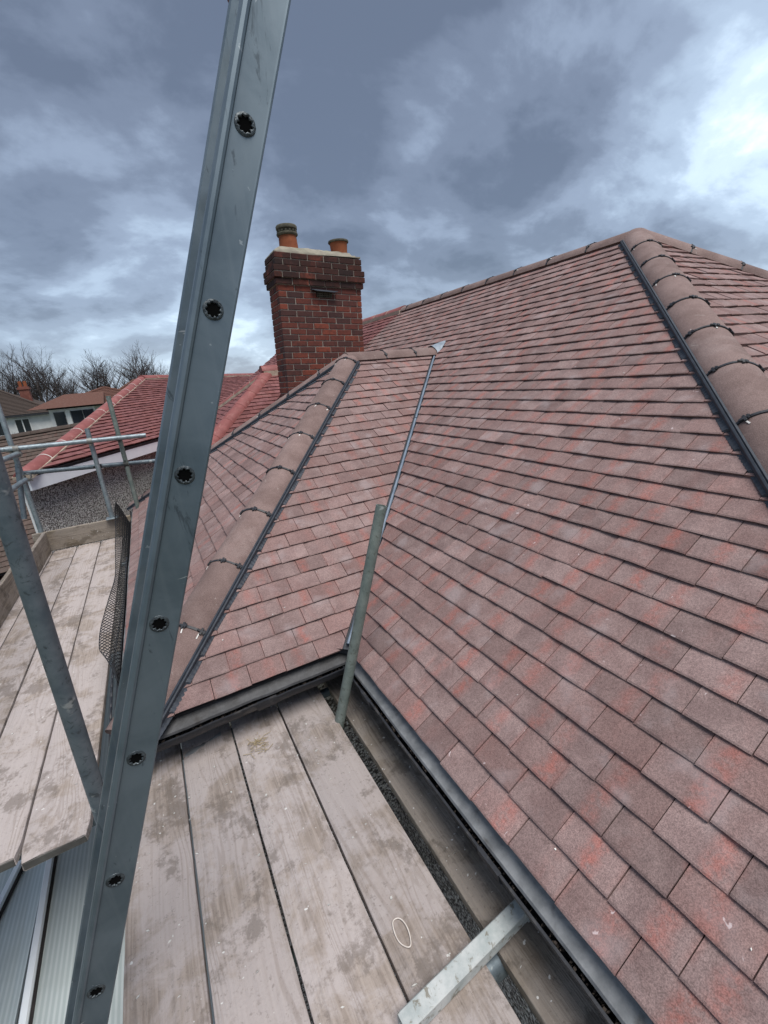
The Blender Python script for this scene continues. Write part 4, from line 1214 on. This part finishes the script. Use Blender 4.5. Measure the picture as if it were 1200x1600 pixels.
# ------------------------------------------------------------------ black gutter mesh standing out of the wing's left gutter
m = MB(); rows = 84; cols = 5
def netp(i, j):
    t = i / rows; y = 2.30 + 3.25 * t; s_ = j / (cols - 1)
    wv = .045 * math.sin(t * 9) + .02 * math.sin(t * 23)
    wid = .060 +   .045 * math.exp(-((t - .18) / .13) ** 2) + .02 * t
    if t < .10: wid *= t / .10
    x = XF - .052 - s_ * wid; z = ZE - .050 + s_ * (.02 + .26 * t * t + wv * .6) + .015 * math.sin(s_ * 3.1)
    return V(x, y, z)
rw = .0027
for i in range(rows):
    for j in range(cols):
        p = netp(i, j)
        if j < cols - 1: m.tube(p, netp(i + 1, j + 1), rw, 3, caps=False)
        if j > 0: m.tube(p, netp(i + 1, j - 1), rw, 3, caps=False)
    m.tube(netp(i, 0), netp(i + 1, 0), .0032, 4, caps=False); m.tube(netp(i, cols - 1), netp(i + 1, cols - 1), .0026, 4, caps=False)
tag(m.build('gutter_mesh', 'mesh', None, origin=(XF - .06, 3.8, ZE)), 'black plastic gutter mesh sticking out of the gutter between ladder and left platform', 'mesh')
m = MB(); prev = None
for i in range(31):
    t = i / 30; p = V(XF - .066 - .012 * math.sin(t * 5), 1.86 + 2.4 * t, ZE - .045 + .02 * math.sin(t * 8))
    if prev is not None: m.tube(prev, p, .0055, 8)
    prev = p
tag(m.build('black_cable', 'black', None, smooth=True, origin=(XF - .06, 2.5, ZE)), 'black cable hanging along the gutter edge below the mesh', 'cable')

# ------------------------------------------------------------------ conservatory roof below
con = tag(empty('conservatory', (-1.3, 1.9, G)), 'conservatory with grey ribbed polycarbonate roof and white bars below the scaffold', 'conservatory')
ZC = -2.42
m = MB(); m.box(-2.6, -.16, 1.15, 4.6, G, ZC - .09); m.build('wall', 'render', con)
def panel(pts, name='roof_panel'):
    m = MB(); n = len(pts); v = [V(*p) for p in pts]; m.add(v + [p - V(0, 0, .02) for p in v], [tuple(range(n)), tuple(range(2 * n - 1, n - 1, -1))] + [(i, (i + 1) % n, n + (i + 1) % n, n + i) for i in range(n)])
    return m.build(name, 'poly', con)
panel([(-.985, 1.15, ZC), (-.985, 4.6, ZC), (-.16, 4.6, ZC + .02), (-.16, 1.15, ZC + .02)])
panel([(-1.02, 1.15, ZC), (-1.50, 1.15, ZC - .05), (-1.10, 2.75, ZC - .03), (-1.02, 3.2, ZC)])
panel([(-1.53, 1.15, ZC - .05), (-2.6, 1.15, ZC - .15), (-2.6, 4.6, ZC - .15), (-1.02, 4.6, ZC), (-1.02, 3.3, ZC), (-1.12, 2.75, ZC - .03)])
def gbar(p0, p1, w=.018, h=.03):
    p0, p1 = V(*p0), V(*p1); d = (p1 - p0).normalized(); s = d.cross(V(0, 0, 1)).normalized(); up = s.cross(d)
    m = MB(); m.sweep([(-w, -.01), (-w, h * .7), (-w * .7, h), (w * .7, h), (w, h * .7), (w, -.01)], [(p0, s, up), (p1, s, up)]); b = m.build('glazing_bar', 'bar_white', con)
    m = MB(); m.sweep([(w, .0), (w, h * .5), (w + .010, h * .2), (w + .010, 0)], [(p0, s, up), (p1, s, up)]); m.build('dark_gap_strip', 'gap_strip', b)  # dark strip painted in for the gap line beside the bar
gbar((-.966, 1.1, ZC), (-1.045, 4.6, ZC)); gbar((-1.50, 1.1, ZC - .045), (-1.06, 3.0, ZC - .02)); gbar((-.16, 1.1, ZC + .02), (-.16, 4.6, ZC + .02))
m = MB(); m.tube((-1.50, 1.75, ZC + .10), (-1.215, 1.98, ZC + .12), .035, 14); tag(m.build('dark_pipe_end', 'tube_dark', None, origin=(-1.3, 1.9, ZC), smooth=True, auto=40), 'dark tube end poking in at the left edge above the conservatory', 'scaffold tube')

# ------------------------------------------------------------------ far houses
def hip_house(name, label, x0, x1, y0, y1, eave, ridge, wallmat, tilemat, windows=(), chim=None, over=.35, extra=None):
    h = tag(empty(name, ((x0 + x1) / 2, (y0 + y1) / 2, G)), label, 'house', 'houses beyond the gardens')
    m = MB(); m.box(x0, x1, y0, y1, G, eave); m.build('wall', wallmat, h)
    X0, X1, Y0, Y1 = x0 - over, x1 + over, y0 - over, y1 + over; cy = (Y0 + Y1) / 2; hd = min((Y1 - Y0) / 2, (X1 - X0) / 2)
    a, b = V(X0 + hd, cy, ridge), V(X1 - hd, cy, ridge)
    if b.x < a.x + .2: b.x = a.x + .2
    m = MB(); c = [V(X0, Y0, eave), V(X1, Y0, eave), V(X1, Y1, eave), V(X0, Y1, eave)]
    m.add(c + [a, b], [(0, 1, 5, 4), (1, 2, 5), (2, 3, 4, 5), (3, 0, 4), (0, 3, 2, 1)]); r = m.build('roof', tilemat, h)
    # tile courses as real steps on the slope toward us
    m = MB(); n = int((ridge - eave) / .11)
    for i in range(n):
        t = (i + .02) / n; p, q = c[0].lerp(a, t), c[1].lerp(b, t); p2, q2 = c[0].lerp(a, t + .9 / n), c[1].lerp(b, t + .9 / n)
        nz = V(0, -(ridge - eave), hd).normalized(); m.add([p + nz * .045, q + nz * .045, q2 + nz * .005, p2 + nz * .005, p - nz * .01, q - nz * .01], [(0, 1, 2, 3), (0, 4, 5, 1)])
    stuff(m.build('tile_courses', tilemat, r))
    for s0, e0 in ((c[0], a), (c[1], b), (a, b)):
        m = MB(); m.tube(s0 + V(0, 0, .03), e0 + V(0, 0, .03), .11, 8); m.build('ridge_tile', tilemat, r)
    m = MB(); m.box(X0, X1, Y0 - .06, Y0, eave - .16, eave); m.build('gutter', 'black', h)
    for (wx0, wx1, wz0, wz1, n) in windows:
        m = MB(); m.box(wx0, wx1, y0 - .03, y0 + .1, wz0, wz1); w = m.build('window', 'glass', h)
        for k in range(n + 1):
            x = wx0 + (wx1 - wx0) * k / n; m = MB(); m.box(x - .04, x + .04, y0 - .07, y0 - .03, wz0, wz1); m.build('frame', 'render', w)
        for zz in (wz0, wz1): m = MB(); m.box(wx0 - .04, wx1 + .04, y0 - .09, y0 - .03, zz - .04, zz + .04); m.build('frame', 'render', w)
    if chim:
        cx, w, zt = chim; m = MB(); m.box(cx - w, cx + w, cy - .8, cy - .2, eave, zt); m.box(cx - w - .08, cx + w + .08, cy - .88, cy - .12, zt - .25, zt - .1); ch = m.build('chimney', 'brickred', r)
        for k in (-1, 1): m = MB(); m.tube((cx + k * w * .5, cy - .5, zt), (cx + k * w * .5, cy - .5, zt + .45), .13, 10); m.build('chimney_pot', 'pot', h)
    return h


hA = hip_house('white_house', 'white rendered house with orange-brown hipped roof, dark bay window and red panel', -6.2, 0.8, 43, 50, -.40, .80, 'render', 'tile_orange', windows=())
m = MB(); m.box(-6.3, -3.4, 41.6, 43, G, -.55); bay = m.build('bay', 'render', hA)
m = MB(); X0, X1, Y0 = -7.5, -2.6, 41.0; m.add([V(X0, Y0, -.42), V(X1, Y0, -.42), V(X1, 44.5, -.42), V(X0, 44.5, -.42), V(-5.4, 44.5, .52), V(-2.6, 44.5, .52)], [(0, 1, 5, 4), (1, 2, 5), (2, 3, 4, 5), (3, 0, 4), (0, 3, 2, 1)]); m.build('bay_roof', 'tile_orange', hA)
for x0, x1 in ((-6.05, -5.35), (-4.95, -4.2), (-4.15, -3.45)):
    m = MB(); m.box(x0, x1, 41.52, 41.62, -2.05, -.75); w = m.build('window', 'glass', hA)
    m = MB(); m.box(x0 - .05, x1 + .05, 41.5, 41.6, -2.12, -2.02); m.build('sill', 'oldfascia', w)
m = MB(); m.box(-5.3, -3.4, 41.5, 41.6, -3.2, -2.15); m.build('red_panel', 'brickred', hA)
m = MB(); m.box(-5.3, -5.0, 41.5, 41.58, -2.1, -.6); m.build('white_post', 'render', hA)
hip_house('dark_roofed_house', 'white house with dark brown roof and tall brick chimney at the far left', -15.5, -6.9, 47, 55, -.75, 1.45, 'render', 'tile_brown', windows=((-11.9, -10.4, -2.3, -1.1, 2), (-9.6, -8.6, -2.3, -1.1, 2)), chim=(-8.9, .36, 1.55))
hip_house('tall_gabled_house', 'house with red-brown hipped roof showing between the trees and the red hip', -3.2, 3.0, 54, 60, -.4, 1.55, 'brickred', 'tile_orange')
# low brown-tiled roof close behind the scaffold
low = tag(empty('brown_roofed_bungalow', (-6, 16, G)), 'long low roof of dark brown tiles behind the scaffold corner', 'house', None)
m = MB(); a, b = V(-9, 16.2, -1.25), V(-1.15, 16.2, -.70)
e0, e1 = V(-9, 12.2, -4.0), V(-1.15, 12.2, -3.48)
m.add([e0, e1, b, a, V(-9, 20.2, -4.0), V(-1.15, 20.2, -3.48)], [(0, 1, 2, 3), (3, 2, 5, 4), (0, 3, 4), (1, 5, 2)]); lr = m.build('roof', 'felt', low)
tl = []; vdir = (a - e0); Lv = vdir.length; vdir.normalize(); sl4 = Slope(e0, (b - a).normalized(), vdir, V(0, -vdir.z, vdir.y))
lay_tiles(sl4, lambda u, v: [(1, 0, 0), (-1, 0, 7.8), (0, -1, Lv)], 0, 7.8, Lv, tl, g=.16, w=.25, flash=.2, jit=1.6, hs=1.8)
emit_tiles(tl, low, lr, 'tile_brown', 250)
m = MB(); m.box(-8.8, -1.4, 12.6, 19.8, G, -4.0); m.build('wall', 'brickred', low)
hip_run(low, a + V(0, 0, .02), b + V(0, 0, .02), mat='tile_brown', clip=False, L=.5, first=.5, w=.14, rise=.09, name='ridge_tile')

# ------------------------------------------------------------------ trees
def bare_tree(name, label, base, H, seed, spread=.50, dens=1.0, lean=0.0):
    rr = random.Random(seed); t = tag(empty(name, base), label, 'tree', 'bare trees on the skyline'); base = Vector(base)
    trunk = MB(); limbs = MB(); tw = MB()

    def seg(mb, p, q, r0, r1, n): mb.tube(p, q, r0, n, r2=r1, caps=False)

    def grow(p, d, L, r, lvl):
        n = 3 if lvl < 3 else 2; q = p
        for i in range(n):
            d2 = (d + V(rr.uniform(-1, 1), rr.uniform(-1, 1), rr.uniform(-.25, .55)) * (.13 + .05 * lvl)).normalized()
            q2 = q + d2 * (L / n); r2 = r * (1 - .25 / n)
            seg(trunk if lvl == 0 else (limbs if lvl < 3 else tw), q, q2, r, r2, 7 if lvl == 0 else (5 if lvl < 3 else 3))
            if lvl < 5 and (i > 0 or lvl > 0):
                for _ in range(rr.choice((1, 1, 2)) if lvl < 3 else rr.choice((1, 1, 2))):
                    if rr.random() < dens:
                        ax = V(rr.uniform(-1, 1), rr.uniform(-1, 1), rr.uniform(-.1, .5)).normalized()
                        dd = (d2 * (1 - spread) + ax * spread * 1.3 + V(0, 0, .12)).normalized()
                        grow(q2, dd, L * rr.uniform(.55, .78), r2 * rr.uniform(.52, .70), lvl + 1)
            q, d, r = q2, d2, r2
        if lvl < 5: grow(q, d, L * .72, r * .72, lvl + 1)
    grow(base, V(lean, 0, 1).normalized(), H * .30, H * .017, 0)
    trunk.build('trunk', 'bark', t); limbs.build('limbs', 'bark', t)
    if tw.v: tw.build('twigs', 'twig', t)
    return t


tlab = [(2, 'wide bare tree at the far left of the skyline row', 15.0, -15.5, 78), (3, 'tallest bare tree of the left skyline clump', 15.5, -12.3, 82), (4, 'bare tree behind the dark chimneyed house', 13.5, -9.6, 84),
        (5, 'bare tree in the middle of the skyline row', 14.0, -7.0, 80), (6, 'slender bare tree right of the middle of the row', 13.6, -4.6, 83), (7, 'bare tree with dense crown above the orange roof', 14.2, -2.2, 79),
        (8, 'rounded pale bare tree at the right end of the row', 15.0, .6, 78), (9, 'small bare tree just left of the ladder', 12.0, 3.6, 84), (10, 'bare tree hidden partly by the ladder', 11.5, 6.5, 88),
        (12, 'spindly bare tree between two skyline crowns', 13.2, -5.8, 90), (13, 'thin bare tree behind the tallest one', 13.4, -10.8, 92)]
tlab += [(14, 'bare tree filling the gap right of the tallest one', 13.8, -13.6, 86), (15, 'bare tree above the roof of the white house', 13.5, -.8, 86), (16, 'faint bare tree beyond the rounded pale one', 13.0, 2.2, 92)]
for sd, lb, hh, x, y in tlab: bare_tree('bare_tree', lb, (x, y, G), hh * 1.07, sd)
bare_tree('bare_shrub', 'leafless dark shrub in front of the white house at left', (-8.0, 36, G), 5.4, 31, spread=.6)['category'] = 'shrub'
# conifer at the left edge
t = tag(empty('conifer', (-17.2, 74, G)), 'dark evergreen conifer at the extreme left of the skyline', 'tree'); m = MB(); m.tube((-17.2, 74, G), (-17.2, 74, 4), .25, 8, r2=.05); m.build('trunk', 'bark', t)
m = MB(); rr = random.Random(4)
for i in range(2600):
    h = rr.random() ** .8; z = G + .8 + h * 10.6; R = (1 - h) * 3.0 + .25; a = rr.uniform(0, 6.283); q = R * rr.uniform(.25, 1.0) * (.75 + .25 * math.sin(z * 4))
    c = V(-17.2 + q * math.cos(a), 74 + q * math.sin(a), z - q * .25); l = rr.uniform(.25, .55); d = V(math.cos(a), math.sin(a), -.35 + rr.uniform(-.3, .3)).normalized(); s_ = V(-math.sin(a), math.cos(a), rr.uniform(-.4, .4)) * .12
    m.add([c - s_, c + s_, c + d * l], [(0, 1, 2)])
m.build('crown', 'conifer', t)
m = MB(); rr = random.Random(14)                       # far hedge and scrub line closing the gardens
for i in range(5200):
    x = rr.uniform(-40, 30); y = rr.uniform(62, 68); h = 4.6 + 1.2 * math.sin(x * .7) + .8 * math.sin(x * 1.9); z = G + rr.uniform(0, h); a = rr.uniform(0, 6.28); l = rr.uniform(.2, .5)
    c = V(x, y, z); m.add([c, c + V(math.cos(a) * l, 0, math.sin(a) * l), c + V(math.cos(a + 1) * l, .1, math.sin(a + 1) * l)], [(0, 1, 2)])
stuff(tag(m.build('far_scrub', 'twig'), 'tangled brown scrub and hedging under the skyline trees', 'scrub'))

for o in list(bpy.data.objects):
    if '_o' in o: del o['_o']
